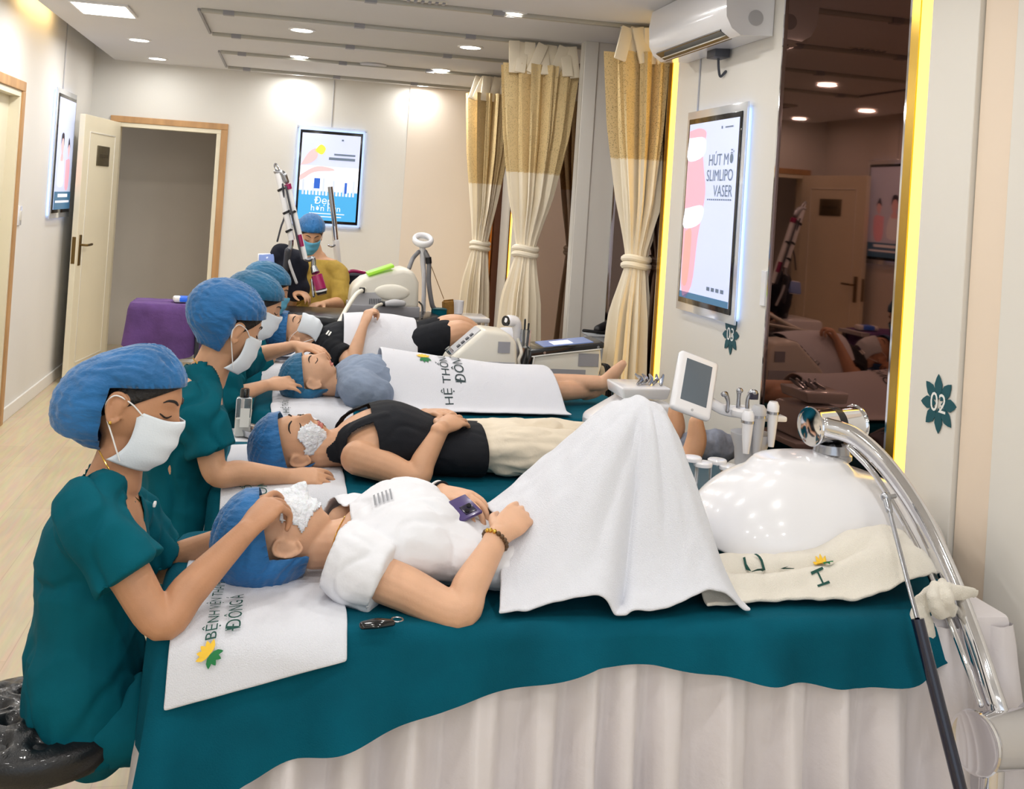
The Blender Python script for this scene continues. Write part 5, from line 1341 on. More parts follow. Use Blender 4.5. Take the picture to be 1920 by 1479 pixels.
part('gas_lift_cover', 'black_gloss', st, lambda b: b.lathe((sc_[0], sc_[1], 0.20), [(0.030, 0), (0.034, 0.04), (0.034, 0.10), (0.022, 0.115)]))
part('pole', 'chrome', st, lambda b: b.tube([(sc_[0], sc_[1], 0.08), (sc_[0], sc_[1], 0.24)], 0.024, 16, cap='flat'))
for k in range(5):
    a = k*2*PI/5+0.3; q = np.array([math.cos(a), math.sin(a)])
    lg = part('base_leg', 'chrome', st, lambda b: b.tube([(sc_[0], sc_[1], 0.085), (sc_[0]+q[0]*0.13, sc_[1]+q[1]*0.13, 0.075), (sc_[0]+q[0]*0.24, sc_[1]+q[1]*0.24, 0.06)], [0.016, 0.013, 0.010], 10))
    part('castor', 'dark_plastic', lg, lambda b: b.lathe((sc_[0]+q[0]*0.24, sc_[1]+q[1]*0.24-0.012, 0.025), [(0.025, 0), (0.025, 0.024)], (0, 1, 0), 14))

def trolley(label, x0, x1, y0, y1, z, m='plastic_white', shelves=(0.25,)):
    t = thing('trolley', label, 'trolley', 'small white machine trolleys')
    part('top_board', m, t, lambda b: bb(b, x0, x1, y0, y1, z-0.025, z, 0.006))
    for s_ in shelves: part('shelf', m, t, lambda b: bb(b, x0+0.01, x1-0.01, y0+0.01, y1-0.01, s_, s_+0.015, 0.003))
    for lx in (x0+0.02, x1-0.02):
        for ly in (y0+0.02, y1-0.02):
            part('post', 'steel', t, lambda b: b.tube([(lx, ly, 0.04), (lx, ly, z-0.02)], 0.011, 10, cap='flat'))
            part('castor', 'dark_plastic', t, lambda b: b.ell((lx, ly, 0.022), (0.018, 0.012, 0.022), None, 12, 8))
    return t

# ---------------- white dome on a chrome arm
dm = thing('dome_machine', 'glossy white therapy dome on a curved chrome arm over the bed foot', 'machine')
DC = np.array([1.475, 2.685, 0.0])
def dome_pt(r, th):
    c, s_ = math.cos(th), math.sin(th)
    e_ = 2/2.5; x = 0.36*r*math.copysign(abs(c)**e_, c); y = 0.225*r*math.copysign(abs(s_)**e_, s_)
    rim = 0.684-0.024*max(0, -s_)+0.014*max(0, c)
    h = 0.198+0.0*c
    k = max(0.0, 1-r**2.6)**0.60
    z = rim*1.0+(0.888-0.03*max(0, c)*r-rim)*k
    d = math.hypot((x+0.06)/0.16, (y+0.0)/0.12)
    z += 0.022*(1-sstep(0.75, 1.0, d))
    d2 = abs((y+0.11)+0.25*(x+0.2)**2*4-0.0); z += 0.012*math.exp(-((x+0.16)/0.10)**2-((y+0.10)/0.06)**2)
    tilt = -0.03*x
    return DC+np.array([x, y, z+tilt])
def _dome(b):
    n, m = 96, 40; vs = []; fs = []
    for i in range(m+1):
        r = math.sin(i/m*PI/2)
        for j in range(n): vs.append(dome_pt(r, 2*PI*j/n))
    for i in range(m):
        for j in range(n): fs.append((i*n+j, i*n+(j+1) % n, (i+1)*n+(j+1) % n, (i+1)*n+j)[::-1])
    b.add(vs, fs)
db = MB(); _dome(db); me = bake(db, [('SOLIDIFY', dict(thickness=0.010, offset=-1.0))]); link('dome_shell', me, 'plastic_white', dm)
tj = at(1562, 797, 2.70)
part('pivot_collar', 'steel', dm, lambda b: b.lathe((tj[0], 2.70, 0.888), [(0.05, 0), (0.056, 0.006), (0.056, 0.018), (0.050, 0.022), (0.046, 0.045), (0.03, 0.05)]))
ax_ = unit((0.96, 0.22, 0.02))
cyl = part('joint_cylinder', 'chrome', dm, lambda b: b.lathe(tj-ax_*0.082, [(0.040, 0.003), (0.046, 0.001), (0.052, 0), (0.054, 0.004), (0.050, 0.008), (0.048, 0.016), (0.048, 0.148), (0.050, 0.156), (0.054, 0.160), (0.052, 0.165), (0.04, 0.163)], ax_, 36))
part('joint_band', 'dark_plastic', cyl, lambda b: b.lathe(tj-ax_*0.012, [(0.0488, 0), (0.0488, 0.024)], ax_, 36))
ap = [at(1548, 800, 2.645), at(1600, 818, 2.60), at(1660, 872, 2.52), at(1722, 960, 2.41), at(1775, 1070, 2.30), at(1822, 1190, 2.20), at(1862, 1310, 2.12), at(1885, 1375, 2.09)]
sd = (0.25, 0.95, 0.1)
part('arm_bar', 'chrome', dm, lambda b: b.tube(ap, [(0.017, 0.026)]*8, 20, 60, side=sd))
part('arm_rod', 'chrome', dm, lambda b: b.tube([at(1592, 838, 2.60), at(1640, 890, 2.53), at(1695, 980, 2.42), at(1745, 1080, 2.31), at(1795, 1200, 2.20), at(1838, 1320, 2.12)], 0.008, 12, 50))
sp0 = at(1661, 932, 2.40); sp1 = at(1720, 1160, 2.14); sp2 = at(1806, 1500, 2.02)
ga = part('gas_strut', 'strut_black', dm, lambda b: b.tube([sp1, sp2], 0.0145, 14, 4, cap='flat', sp=False))
part('strut_rod', 'steel', ga, lambda b: b.tube([sp0, sp1], 0.0055, 10, cap='flat', sp=False))
part('ball_joint', 'steel', ga, lambda b: (b.ell(sp0, (0.013, 0.013, 0.013)), b.tube([sp0, lerp(sp0, sp1, 0.12)], 0.009, 10), b.tube([sp0, sp0+np.array([0.03, 0.01, 0.0])], 0.006, 8)))
bc_ = at(1826, 1393, 2.06); bx_ = unit((0.96, 0.2, -0.06))
bcyl = part('base_cylinder', 'chrome', dm, lambda b: b.lathe(bc_, [(0.054, 0.004), (0.060, 0.001), (0.066, 0), (0.068, 0.005), (0.064, 0.012), (0.061, 0.022), (0.061, 0.19), (0.072, 0.2), (0.07, 0.205)], bx_, 40))
pb = bc_+bx_*0.06
part('pole', 'chrome', dm, lambda b: b.tube([(pb[0], pb[1], 0.05), (pb[0], pb[1], pb[2]-0.05)], 0.026, 18, cap='flat'))
part('strut_bracket', 'steel', dm, lambda b: b.tube([sp2, (pb[0], pb[1], sp2[2]-0.02)], 0.010, 10))
part('base_plate', 'plastic_white', dm, lambda b: b.lathe((pb[0], pb[1]-0.05, 0.0), [(0.16, 0), (0.165, 0.01), (0.155, 0.04), (0.05, 0.06)]))
# white glove knotted on the arm
gl = thing('rubber_glove', 'crumpled white glove knotted round the chrome arm', 'glove')

def _glove(b):
    a = lambda x, y, yy: at(x, y, yy-0.06)
    b.tube([a(1712, 1128, 2.31), a(1745, 1118, 2.30), a(1770, 1108, 2.29), a(1800, 1112, 2.29), a(1832, 1112, 2.30)], [(0.004, 0.010), (0.010, 0.026), (0.015, 0.022), (0.010, 0.018), (0.004, 0.012)], 12, 24)
    b.tube([a(1752, 1095, 2.30), a(1750, 1120, 2.275), a(1762, 1148, 2.28), a(1790, 1140, 2.30)], [0.010, 0.016, 0.016, 0.010], 12, 18)
    b.tube([a(1765, 1092, 2.32), a(1775, 1120, 2.27), a(1785, 1150, 2.29)], [0.012, 0.016, 0.010], 12, 14)
    b.tube([a(1728, 1130, 2.31), a(1726, 1165, 2.30), a(1740, 1205, 2.30), a(1748, 1218, 2.30)], [(0.008, 0.014), (0.014, 0.032), (0.010, 0.024), (0.004, 0.008)], 12, 18)
gb = MB(); _glove(gb); me = fuse(gb, 0.004, 3); crease(me, 0.006, 28, 2.0); link('glove_cloth', me, 'towel_cream', gl)

# ---------------- facial machine with tablet, handpieces and jars behind the dome
fm = thing('facial_machine', 'white facial machine with tilted tablet, handpieces and jars behind the dome', 'machine')
part('cabinet', 'plastic_white', fm, lambda b: (bb(b, 1.30, 1.78, 2.96, 3.20, 0.06, 0.62, 0.02), bb(b, 1.28, 1.80, 2.95, 3.21, 0.60, 0.625, 0.008)))
for lx in (1.34, 1.74):
    for ly in (2.99, 3.17): part('castor', 'dark_plastic', fm, lambda b: b.ell((lx, ly, 0.03), (0.022, 0.015, 0.03), None, 12, 8))
TL, TR, BL, BR = at(1286, 660, 3.16), at(1359, 684, 3.16), at(1250, 757, 3.08), at(1322, 787, 3.08)
tc = (TL+TR+BL+BR)/4; tu = unit((TR+BR)-(TL+BL)); tv = unit((TL+TR)-(BL+BR)); tR = basis(tu, tv)
tw_, th_ = np.linalg.norm((TR+BR)/2-(TL+BL)/2), np.linalg.norm((TL+TR)/2-(BL+BR)/2); tn = -tR[:, 1]
if np.dot(tn, CAMP-tc) < 0: tn = -tn
tab = part('tablet', 'plastic_white', fm, lambda b: (b.box(tc-tn*0.012, (tw_, 0.030, th_), tR, 0.012, 4), b.box(tc-tn*0.03, (tw_*0.7, 0.03, th_*0.75), tR, 0.012, 3)))
part('screen', 'screen_grey', tab, lambda b: b.box(tc+tR[:, 2]*0.006+tn*0.0028, (tw_*0.66, 0.002, th_*0.70), tR), False)
part('button', 'plastic_grey', tab, lambda b: b.lathe(tc-tR[:, 2]*th_*0.43+tn*0.003, [(0.004, 0), (0.004, 0.002)], tn, 12))
colp = at(1408, 820, 3.12)
part('tablet_neck', 'plastic_white', fm, lambda b: b.tube([tc-tn*0.04, at(1350, 765, 3.14), at(1395, 775, 3.13), at(1410, 800, 3.12)], [0.016, 0.018, 0.02, 0.024], 14, 20))
part('column', 'plastic_grey', fm, lambda b: b.lathe((colp[0], 3.12, 0.62), [(0.055, 0), (0.05, 0.08), (0.046, 0.15), (0.050, 0.20), (0.062, 0.235), (0.064, 0.25)]))
part('tool_ring', 'plastic_white', fm, lambda b: (b.lathe(at(1406, 772, 3.12), [(0.062, -0.012), (0.066, -0.004), (0.066, 0.006), (0.055, 0.012)]), b.box(at(1440, 783, 3.12), (0.11, 0.05, 0.018), None, 0.006)))
for (x, y, r, h, m_) in ((1422, 785, 0.021, 0.15, 'plastic_grey'), (1449, 778, 0.017, 0.13, 'plastic_white'), (1402, 795, 0.018, 0.12, 'plastic_white')):
    q = at(x, y, 3.06); hp = part('handpiece', m_, fm, lambda b: b.lathe(q, [(r*0.55, -h*0.75), (r*0.8, -h*0.4), (r, 0), (r*1.1, 0.008), (r*1.1, 0.03), (r*0.75, 0.042)]))
    part('collar', 'steel', hp, lambda b: b.lathe(q, [(r*1.16, 0.004), (r*1.16, 0.012)]))
for (x, y, dx) in ((1365, 752, -0.01), (1385, 745, 0.0), (1402, 748, 0.012)):
    q = at(x, y, 3.11); part('metal_probe', 'steel', fm, lambda b: (b.tube([q+np.array([0, 0, -0.03]), q, q+np.array([dx, 0, 0.022])], [0.007, 0.006, 0.009], 10, 10), b.ell(q+np.array([dx*1.6, -0.004, 0.022]), (0.011, 0.009, 0.009))))
part('blue_probe', 'phone_dark', fm, lambda b: b.box(at(1412, 742, 3.11), (0.03, 0.02, 0.022), None, 0.003))
for k, (x, y, yy) in enumerate(((1298, 856, 2.99), (1318, 866, 2.975), (1345, 861, 3.01), (1366, 872, 2.985))):
    q = at(x, y, yy); j = thing('jar', ('leftmost', 'second from left', 'third from left', 'rightmost')[k]+' clear jar with white lid on the facial machine', 'jar', 'clear jars on the facial machine')
    part('glass', 'glass_clear', j, lambda b: b.lathe((q[0], q[1], 0.626), [(0.022, 0), (0.024, 0.004), (0.024, q[2]-0.626-0.016), (0.020, q[2]-0.626-0.01)]))
    part('liquid', 'plastic_mid', j, lambda b: b.lathe((q[0], q[1], 0.629), [(0.020, 0), (0.020, (q[2]-0.64)*0.35)]))
    part('lid', 'plastic_white', j, lambda b: b.lathe((q[0], q[1], q[2]-0.012), [(0.028, 0), (0.029, 0.004), (0.029, 0.010), (0.026, 0.013), (0.012, 0.014)]))

# ---------------- white console with pale display by the third bed's foot
t3 = trolley('white trolley under the console with pale green display', 1.26, 1.64, 4.02, 4.34, 0.635)
cs = thing('console', 'white beauty console with pale green display at the bare feet', 'machine')
def pxz(pts, Y): return [(at(x, y, Y)[0], at(x, y, Y)[2]) for x, y in pts]
def extr(b, poly, y0, y1):
    k = len(poly); vs = [(x, y0, z) for x, z in poly]+[(x, y1, z) for x, z in poly]
    b.add(vs, [tuple(range(k)), tuple(range(k, 2*k))[::-1]]+[((i+1) % k, i, k+i, k+(i+1) % k) for i in range(k)])
def bevel_me(b, w=0.01, seg=3): return bake(b, [('BEVEL', dict(width=w, segments=seg, limit_method='ANGLE', angle_limit=0.5))])
b = MB(); extr(b, [(1.37, 0.601), (1.70, 0.601), (1.715, 0.66), (1.69, 0.735), (1.52, 0.745), (1.37, 0.655)][::1], 4.06, 4.31); o = link('body', bevel_me(b, 0.02), 'plastic_white', cs); o.data.set_sharp_from_angle(angle=0.6)
b = MB(); extr(b, [(1.475, 0.75), (1.66, 0.755), (1.675, 0.80), (1.465, 0.797)], 4.08, 4.30); link('tray', bevel_me(b, 0.008), 'plastic_white', cs)
fr = at(1160, 765, 4.055); R_ = basis((0.98, 0.0, 0.1), (0.25, 0.35, 0.9))
part('display', 'screen_green', cs, lambda b: b.box((1.445, 4.045, 0.685), (0.075, 0.01, 0.095), basis((0.98, 0, 0.0), (0.18, 0.25, 0.95)), 0.003))
part('slider', 'plastic_grey', cs, lambda b: b.box((1.575, 4.054, 0.69), (0.03, 0.008, 0.07), None, 0.003))
for k in range(5): part('metal_tool', 'steel', cs, lambda b: b.tube([(1.55+k*0.025, 4.14+0.02*(k % 2), 0.805), (1.575+k*0.022, 4.17, 0.82), (1.56+k*0.03, 4.20, 0.835)], [0.006, 0.009, 0.005], 8, 8))
part('cable', 'plastic_mid', cs, lambda b: b.tube([(1.375, 4.05, 0.63), (1.31, 4.04, 0.66), (1.33, 4.04, 0.61), (1.36, 4.05, 0.605)], 0.006, 8))

cs.location = (-0.10, 0, 0.036)
# ---------------- touch screen machine and rounded console between third and fourth bed
t4 = trolley('white trolley under the touch screen machine', 1.20, 1.70, 5.14, 5.42, 0.675)
tm = thing('touch_screen_machine', 'beige machine with sloping black touch screen before the pilaster', 'machine')
pr = [(1.225, 0.625), (1.60, 0.625), (1.615, 0.70), (1.60, 0.80), (1.235, 0.745)]
b = MB(); extr(b, pr, 5.17, 5.40); link('body', bevel_me(b, 0.012), 'plastic_offwhite', tm).data.set_sharp_from_angle(angle=0.6)
b = MB(); extr(b, [(1.215, 0.625), (1.245, 0.625), (1.255, 0.728), (1.60, 0.782), (1.618, 0.785), (1.618, 0.815), (1.235, 0.765)], 5.160, 5.41); link('bezel', bevel_me(b, 0.006), 'black_gloss', tm).data.set_sharp_from_angle(angle=0.6)
sl = basis((0.383, 0, 0.05), (-0.13, 0, 1))
part('screen', 'screen_blue', tm, lambda b: b.box((1.44, 5.285, 0.7935), (0.26, 0.19, 0.003), sl), False)
part('screen_window', 'poster_white', tm, lambda b: b.box((1.42, 5.27, 0.7925), (0.10, 0.11, 0.003), sl), False)
part('trim_line', 'sign_white', tm, lambda b: b.tube([(1.25, 5.157, 0.63), (1.258, 5.157, 0.722), (1.275, 5.157, 0.735), (1.60, 5.157, 0.782)], 0.003, 6, 24))
part('side_grille', 'plastic_mid', tm, lambda b: bb(b, 1.49, 1.595, 5.166, 5.171, 0.69, 0.755), False)
part('side_grille', 'plastic_mid', tm, lambda b: bb(b, 1.29, 1.53, 5.166, 5.171, 0.64, 0.672), False)
for k in (1.31, 1.585): part('screw', 'steel', tm, lambda b: b.lathe((k, 5.159, 0.752+(k-1.31)*0.14), [(0.007, 0), (0.007, 0.004)], (0, -1, 0), 12))
for k in range(3): part('cable', 'dark_plastic', tm, lambda b: b.tube([(1.615, 5.22, 0.70), (1.645+k*0.012, 5.2, 0.68), (1.655+k*0.012, 5.19, 0.55), (1.63+k*0.012, 5.2, 0.42), (1.66, 5.25, 0.3)], 0.006, 8))
t5 = trolley('white trolley under the rounded beige console', 0.80, 1.19, 5.12, 5.40, 0.675)
rc = thing('console', 'rounded beige console with sloping knob panel beside the black shorts', 'machine')
b = MB(); extr(b, [(0.825, 0.625), (1.165, 0.625), (1.175, 0.70), (1.165, 0.80), (1.12, 0.845), (0.995, 0.855), (0.84, 0.71), (0.82, 0.67)], 5.15, 5.38); link('body', bevel_me(b, 0.03, 4), 'plastic_offwhite', rc).data.set_sharp_from_angle(angle=0.7)
sl2 = basis((0.155, 0, 0.145), (-1, 0, 1))
part('control_panel', 'plastic_grey', rc, lambda b: b.box((0.917, 5.265, 0.785), (0.19, 0.15, 0.008), sl2, 0.002))
for k in range(4): part('panel_button', 'plastic_dark', rc, lambda b: b.box(np.array([0.885, 5.215, 0.762])+sl2[:, 0]*0.028*k, (0.02, 0.035, 0.010), sl2, 0.002))
for k in range(2): part('knob', 'steel', rc, lambda b: b.lathe(np.array([0.850, 5.21+0.05*k, 0.728]), [(0.016, 0), (0.014, 0.022)], sl2[:, 2], 14))
part('side_grille', 'plastic_mid', rc, lambda b: bb(b, 1.07, 1.13, 5.145, 5.151, 0.745, 0.80), False)
part('side_panel', 'plastic_grey', rc, lambda b: bb(b, 1.0, 1.16, 5.147, 5.152, 0.64, 0.70), False)
hh = thing('handpiece_stand', 'curved white handpiece stand beside the rounded console', 'machine')
hq = at(968, 625, 5.32)
part('post', 'plastic_white', hh, lambda b: b.tube([(1.20, 5.32, 0.61), (1.20, 5.32, 0.72), (1.20, 5.31, 0.82), (1.185, 5.30, 0.88), (1.15, 5.29, 0.89)], [0.022, 0.018, 0.022, 0.028, 0.03], 14, 20))
part('lens_ring', 'black_gloss', hh, lambda b: b.lathe((1.135, 5.285, 0.888), [(0.024, -0.006), (0.026, 0), (0.026, 0.012)], (-0.8, -0.5, 0.1), 18))
part('holder_cup', 'glass_clear', hh, lambda b: b.lathe((1.235, 5.27, 0.76), [(0.024, 0), (0.027, 0.09)]))
for k in range(2): part('pen', 'dark_plastic', hh, lambda b: b.tube([(1.228+0.014*k, 5.27, 0.77), (1.226+0.02*k, 5.27, 0.90-0.02*k)], 0.005, 8))
part('hose', 'plastic_offwhite', hh, lambda b: b.tube([(1.20, 5.30, 0.80), (1.21, 5.24, 0.74), (1.19, 5.2, 0.70), (1.215, 5.22, 0.64)], 0.009, 8))
for o_ in (tm, rc, hh): o_.location.z += 0.06
# caddy with black handpieces beside the pilaster
cd = thing('tool_caddy', 'white caddy with black handpieces on a pole before the pilaster', 'caddy')
cq = at(1128, 625, 5.75)
part('shelf', 'acrylic', cd, lambda b: b.box((cq[0]+0.0, 5.75, 0.845), (0.19, 0.14, 0.012), None, 0.003))
part('bucket', 'acrylic', cd, lambda b: b.box((cq[0]-0.03, 5.75, 0.74), (0.12, 0.11, 0.19), None, 0.006))
part('pole', 'white_metal', cd, lambda b: b.tube([(cq[0]+0.01, 5.79, 0.03), (cq[0]+0.01, 5.79, 0.84)], 0.012, 10, cap='flat'))
part('foot', 'white_metal', cd, lambda b: b.lathe((cq[0]+0.01, 5.79, 0), [(0.12, 0), (0.12, 0.012), (0.03, 0.035)]))
part('handpiece', 'dark_plastic', cd, lambda b: b.tube([(cq[0]-0.03, 5.72, 0.875), (cq[0]+0.03, 5.74, 0.90), (cq[0]+0.06, 5.75, 0.89)], [0.026, 0.024, 0.016], 12, 12))
part('handpiece', 'dark_plastic', cd, lambda b: b.tube([(cq[0]+0.055, 5.72, 0.85), (cq[0]+0.055, 5.72, 0.93), (cq[0]+0.05, 5.72, 0.965)], [0.016, 0.018, 0.010], 12, 12))
part('tongs', 'dark_plastic', cd, lambda b: b.tube([(cq[0]-0.12, 5.70, 0.868), (cq[0]-0.02, 5.69, 0.862), (cq[0]+0.07, 5.70, 0.855)], 0.009, 8))
part('cable', 'dark_plastic', cd, lambda b: b.tube([(cq[0]+0.045, 5.72, 0.85), (cq[0]+0.05, 5.70, 0.72), (cq[0]+0.035, 5.70, 0.62), (cq[0]+0.06, 5.71, 0.5)], 0.006, 8))

# ---------------- back row: dark couch, pulsed light machine, steamer, laser
ct = thing('dark_couch', 'black leather couch across the back of the room', 'couch')
part('top_pad', 'leather_black', ct, lambda b: bb(b, 0.02, 1.02, 6.45, 7.0, 0.715, 0.80, 0.025))
part('side_panel', 'magenta', ct, lambda b: bb(b, 0.10, 0.95, 6.46, 6.475, 0.62, 0.70), False)
part('base', 'dark_plastic', ct, lambda b: bb(b, 0.12, 0.92, 6.5, 6.95, 0.0, 0.715, 0.01))
ip = thing('pulsed_light_machine', 'cream rounded machine with lime green screen on the black couch', 'machine')
prof2 = pxz([(655, 574), (785, 580), (786, 530), (775, 508), (757, 503), (715, 512), (680, 522), (660, 538)], 6.62)
b = MB(); extr(b, prof2, 6.62, 6.90); link('body', bevel_me(b, 0.03, 4), 'plastic_offwhite', ip).data.set_sharp_from_angle(angle=0.7)
pg = at(710, 519, 6.74); sl3 = basis(at(738, 508, 6.7)-at(690, 524, 6.7), (0, 0, 1))
part('screen', 'screen_lime', ip, lambda b: b.box(at(712, 510, 6.70)+np.array([0, 0, 0.016]), (0.17, 0.16, 0.018), sl3, 0.003))
part('screen_edge', 'dark_plastic', ip, lambda b: b.box(at(710, 512, 6.80)+np.array([0, 0.02, 0.008]), (0.16, 0.05, 0.008), sl3, 0.002))
part('lower_panel', 'plastic_grey', ip, lambda b: extr(b, pxz([(659, 573), (712, 576), (716, 560), (706, 548), (668, 549)], 6.615), 6.613, 6.625), False)
part('base_plate', 'plastic_mid', ip, lambda b: bb(b, prof2[0][0]-0.005, prof2[1][0]+0.005, 6.60, 6.9, 0.80, prof2[0][1]+0.012, 0.003))
part('front_lobe', 'plastic_offwhite', ip, lambda b: b.ell(at(735, 548, 6.62), (0.11, 0.02, 0.05)))
for k in range(7): part('vent_slot', 'plastic_dark', ip, lambda b: b.box(at(693+k*3.2, 565, 6.612), (0.004, 0.004, 0.035), None), False)
part('handle', 'plastic_grey', ip, lambda b: b.tube([at(722, 570, 6.57), at(738, 568, 6.56), at(755, 569, 6.57)], [0.016, 0.024, 0.02], 12, 14))
part('handle_neck', 'dark_plastic', ip, lambda b: b.tube([at(715, 569, 6.57), at(722, 570, 6.57)], 0.017, 10))
part('hose', 'plastic_offwhite', ip, lambda b: b.tube([at(683, 542, 6.60), at(668, 552, 6.5), at(652, 575, 6.3), at(640, 597, 6.05), at(636, 605, 6.0)], 0.014, 10, 30))
part('hose_clip', 'black_gloss', ip, lambda b: b.box(at(679, 544, 6.58), (0.035, 0.03, 0.035), None, 0.005))
part('hose', 'plastic_offwhite', ip, lambda b: b.tube([at(716, 570, 6.57), at(705, 575, 6.4), at(697, 588, 5.9), at(693, 592, 5.75)], 0.011, 10, 24))
part('power_cord', 'dark_plastic', ip, lambda b: b.tube([at(786, 566, 6.7), at(792, 575, 6.6), at(791, 597, 6.45)], 0.006, 8))
rl = thing('magnifier_lamp', 'white ring lamp on a white stand with grey hoses', 'lamp')
rp = at(793, 450, 6.95)
ra = unit((0.0, -0.5, 0.86))
def _ring(b):
    u = np.array([1.0, 0, 0]); v = np.cross(ra, u)
    b.tube([rp+u*math.cos(a)*0.055+v*math.sin(a)*0.055 for a in np.linspace(0, 2*PI, 33)], [(0.024, 0.016)]*33, 12, 64, side=ra)
part('ring', 'plastic_white', rl, _ring)
part('lens', 'glass_clear', rl, lambda b: b.lathe(rp-ra*0.003, [(0.035, 0), (0.037, 0.003), (0.035, 0.006)], ra, 24))
part('stand', 'plastic_white', rl, lambda b: b.tube([rp-np.array([0, 0, 0.05]), at(793, 490, 6.97), at(795, 540, 6.98), (at(797, 582, 7.0)[0], 7.05, 0.5), (at(797, 582, 7.0)[0], 7.08, 0.03)], [0.02, 0.018, 0.015, 0.018, 0.022], 12, 30))
part('foot', 'plastic_white', rl, lambda b: b.lathe((at(797, 582, 7.0)[0], 7.08, 0), [(0.16, 0), (0.16, 0.02), (0.03, 0.04)]))
part('hose', 'hose_grey', rl, lambda b: b.tube([at(785, 472, 6.95), at(774, 485, 6.93), at(767, 503, 6.85)], 0.014, 10, 20))
part('hose', 'hose_grey', rl, lambda b: b.tube([at(797, 472, 6.95), at(804, 490, 6.93), at(804, 530, 6.93), at(810, 570, 6.93), at(816, 584, 6.95), (at(816, 584, 6.95)[0]+0.01, 6.97, 0.70)], 0.016, 10, 36))
part('hose_joint', 'dark_plastic', rl, lambda b: b.tube([at(803, 482, 6.93), at(804, 494, 6.93)], 0.020, 12, cap='flat'))
part('cord', 'paper_brown', rl, lambda b: b.tube([at(809, 500, 7.0), at(832, 560, 7.0)], 0.0025, 6))
bt = thing('side_table', 'low white table holding cup and teal box at the back', 'table')
part('top_board', 'plastic_white', bt, lambda b: bb(b, 0.98, 1.36, 6.86, 7.16, 0.755, 0.785, 0.006))
for lx in (1.0, 1.34):
    for ly in (6.88, 7.14): part('leg', 'white_metal', bt, lambda b: b.tube([(lx, ly, 0), (lx, ly, 0.76)], 0.012, 8, cap='flat'))
q = at(858, 575, 7.05); cu = thing('cup', 'white cup beside the brown sachet', 'cup')
part('bowl', 'plastic_white', cu, lambda b: b.lathe((q[0], 7.05, 0.786), [(0.03, 0), (0.038, 0.006), (0.042, 0.09), (0.038, 0.09), (0.034, 0.012)]))
part('handle', 'plastic_white', cu, lambda b: b.tube([(q[0]-0.04, 7.05, 0.86), (q[0]-0.065, 7.05, 0.85), (q[0]-0.065, 7.05, 0.82), (q[0]-0.04, 7.05, 0.81)], 0.005, 8))
q = at(845, 572, 7.0); sa_ = thing('sachet', 'brown paper sachet beside the white cup', 'packet')
part('packet', 'paper_brown', sa_, lambda b: b.box((q[0]-0.02, 6.98, 0.832), (0.07, 0.05, 0.09), basis((0.9, 0.3, 0.1), (0, 0, 1)), 0.008))
part('seal', 'paper_brown', sa_, lambda b: b.box((q[0]-0.02, 6.98, 0.879), (0.07, 0.012, 0.014), basis((0.9, 0.3, 0.1), (0, 0, 1)), 0.002))
tb = thing('box', 'small teal box behind the black shorts', 'box')
part('carton', 'teal_cloth', tb, lambda b: b.box((1.03, 6.93, 0.805), (0.09, 0.09, 0.04), None, 0.004))
part('lid', 'sign_teal', tb, lambda b: b.box((1.03, 6.93, 0.828), (0.094, 0.094, 0.008), None, 0.002))

# articulated laser
lz = thing('laser_machine', 'articulated laser arm with magenta sleeves beside the operator', 'machine')
YL = 7.0
part('cabinet', 'plastic_white', lz, lambda b: bb(b, -0.32, 0.0, 7.05, 7.45, 0.04, 0.84, 0.03))
part('display', 'screen_blue', lz, lambda b: b.box(at(500, 489, 7.1), (0.10, 0.02, 0.085), basis((0.95, -0.2, 0.1), (-0.25, 0.3, 0.9)), 0.004))
part('display_frame', 'plastic_white', lz, lambda b: b.box(at(500, 489, 7.12), (0.115, 0.02, 0.10), basis((0.95, -0.2, 0.1), (-0.25, 0.3, 0.9)), 0.006))
part('display_post', 'plastic_dark', lz, lambda b: b.tube([at(500, 500, 7.14), at(498, 560, 7.2)], 0.014, 8))
part('top_loop', 'steel', lz, lambda b: b.tube([at(530, 345, YL), at(522, 325, YL), at(515, 312, YL), at(517, 307, YL), at(523, 316, YL), at(533, 335, YL)], 0.006, 8, 30))
part('upper_knuckle', 'steel', lz, lambda b: b.tube([at(517, 322, YL), at(530, 326, YL), at(537, 340, YL)], [0.014, 0.02, 0.018], 12, 16))
part('arm_tube', 'white_metal', lz, lambda b: b.tube([at(521, 325, YL), at(533, 380, YL), at(547, 450, YL)], [0.020, 0.022, 0.020], 14, cap='flat'))
part('arm_tube', 'white_metal', lz, lambda b: b.tube([at(540, 348, YL), at(552, 400, YL), at(572, 485, YL)], [0.018]*3, 14, cap='flat'))
part('rib_rail', 'plastic_dark', lz, lambda b: b.tube([at(536, 350, YL-0.03), at(549, 410, YL-0.03), at(566, 485, YL-0.03)], 0.007, 8))
part('rib_rail', 'plastic_dark', lz, lambda b: b.tube([at(530, 345, YL-0.03), at(534, 400, YL), at(527, 425, YL), at(520, 452, YL)], 0.006, 8))
part('sleeve', 'magenta', lz, lambda b: b.tube([at(539, 345, YL), at(541.5, 355, YL)], 0.022, 14, cap='flat'))
part('sleeve', 'magenta', lz, lambda b: b.tube([at(560, 440, YL), at(565, 462, YL)], 0.022, 14, cap='flat'))
for x, y in ((528, 353), (538, 396), (550, 396), (543, 430)): part('clamp', 'dark_plastic', lz, lambda b: b.tube([at(x-2, y, YL), at(x, y+4, YL)], 0.025, 12, cap='flat'))
part('lower_knuckle', 'steel', lz, lambda b: b.tube([at(572, 485, YL), at(578, 487, YL), at(587, 485, YL), at(588, 500, YL)], 0.016, 12, 20))
part('elbow_knuckle', 'steel', lz, lambda b: b.tube([at(546, 448, YL), at(545, 462, YL), at(538, 472, YL)], 0.016, 12, 14))
part('handpiece_head', 'steel', lz, lambda b: b.tube([at(588, 500, YL), at(592, 512, YL-0.02)], [0.02, 0.028], 14, cap='flat'))
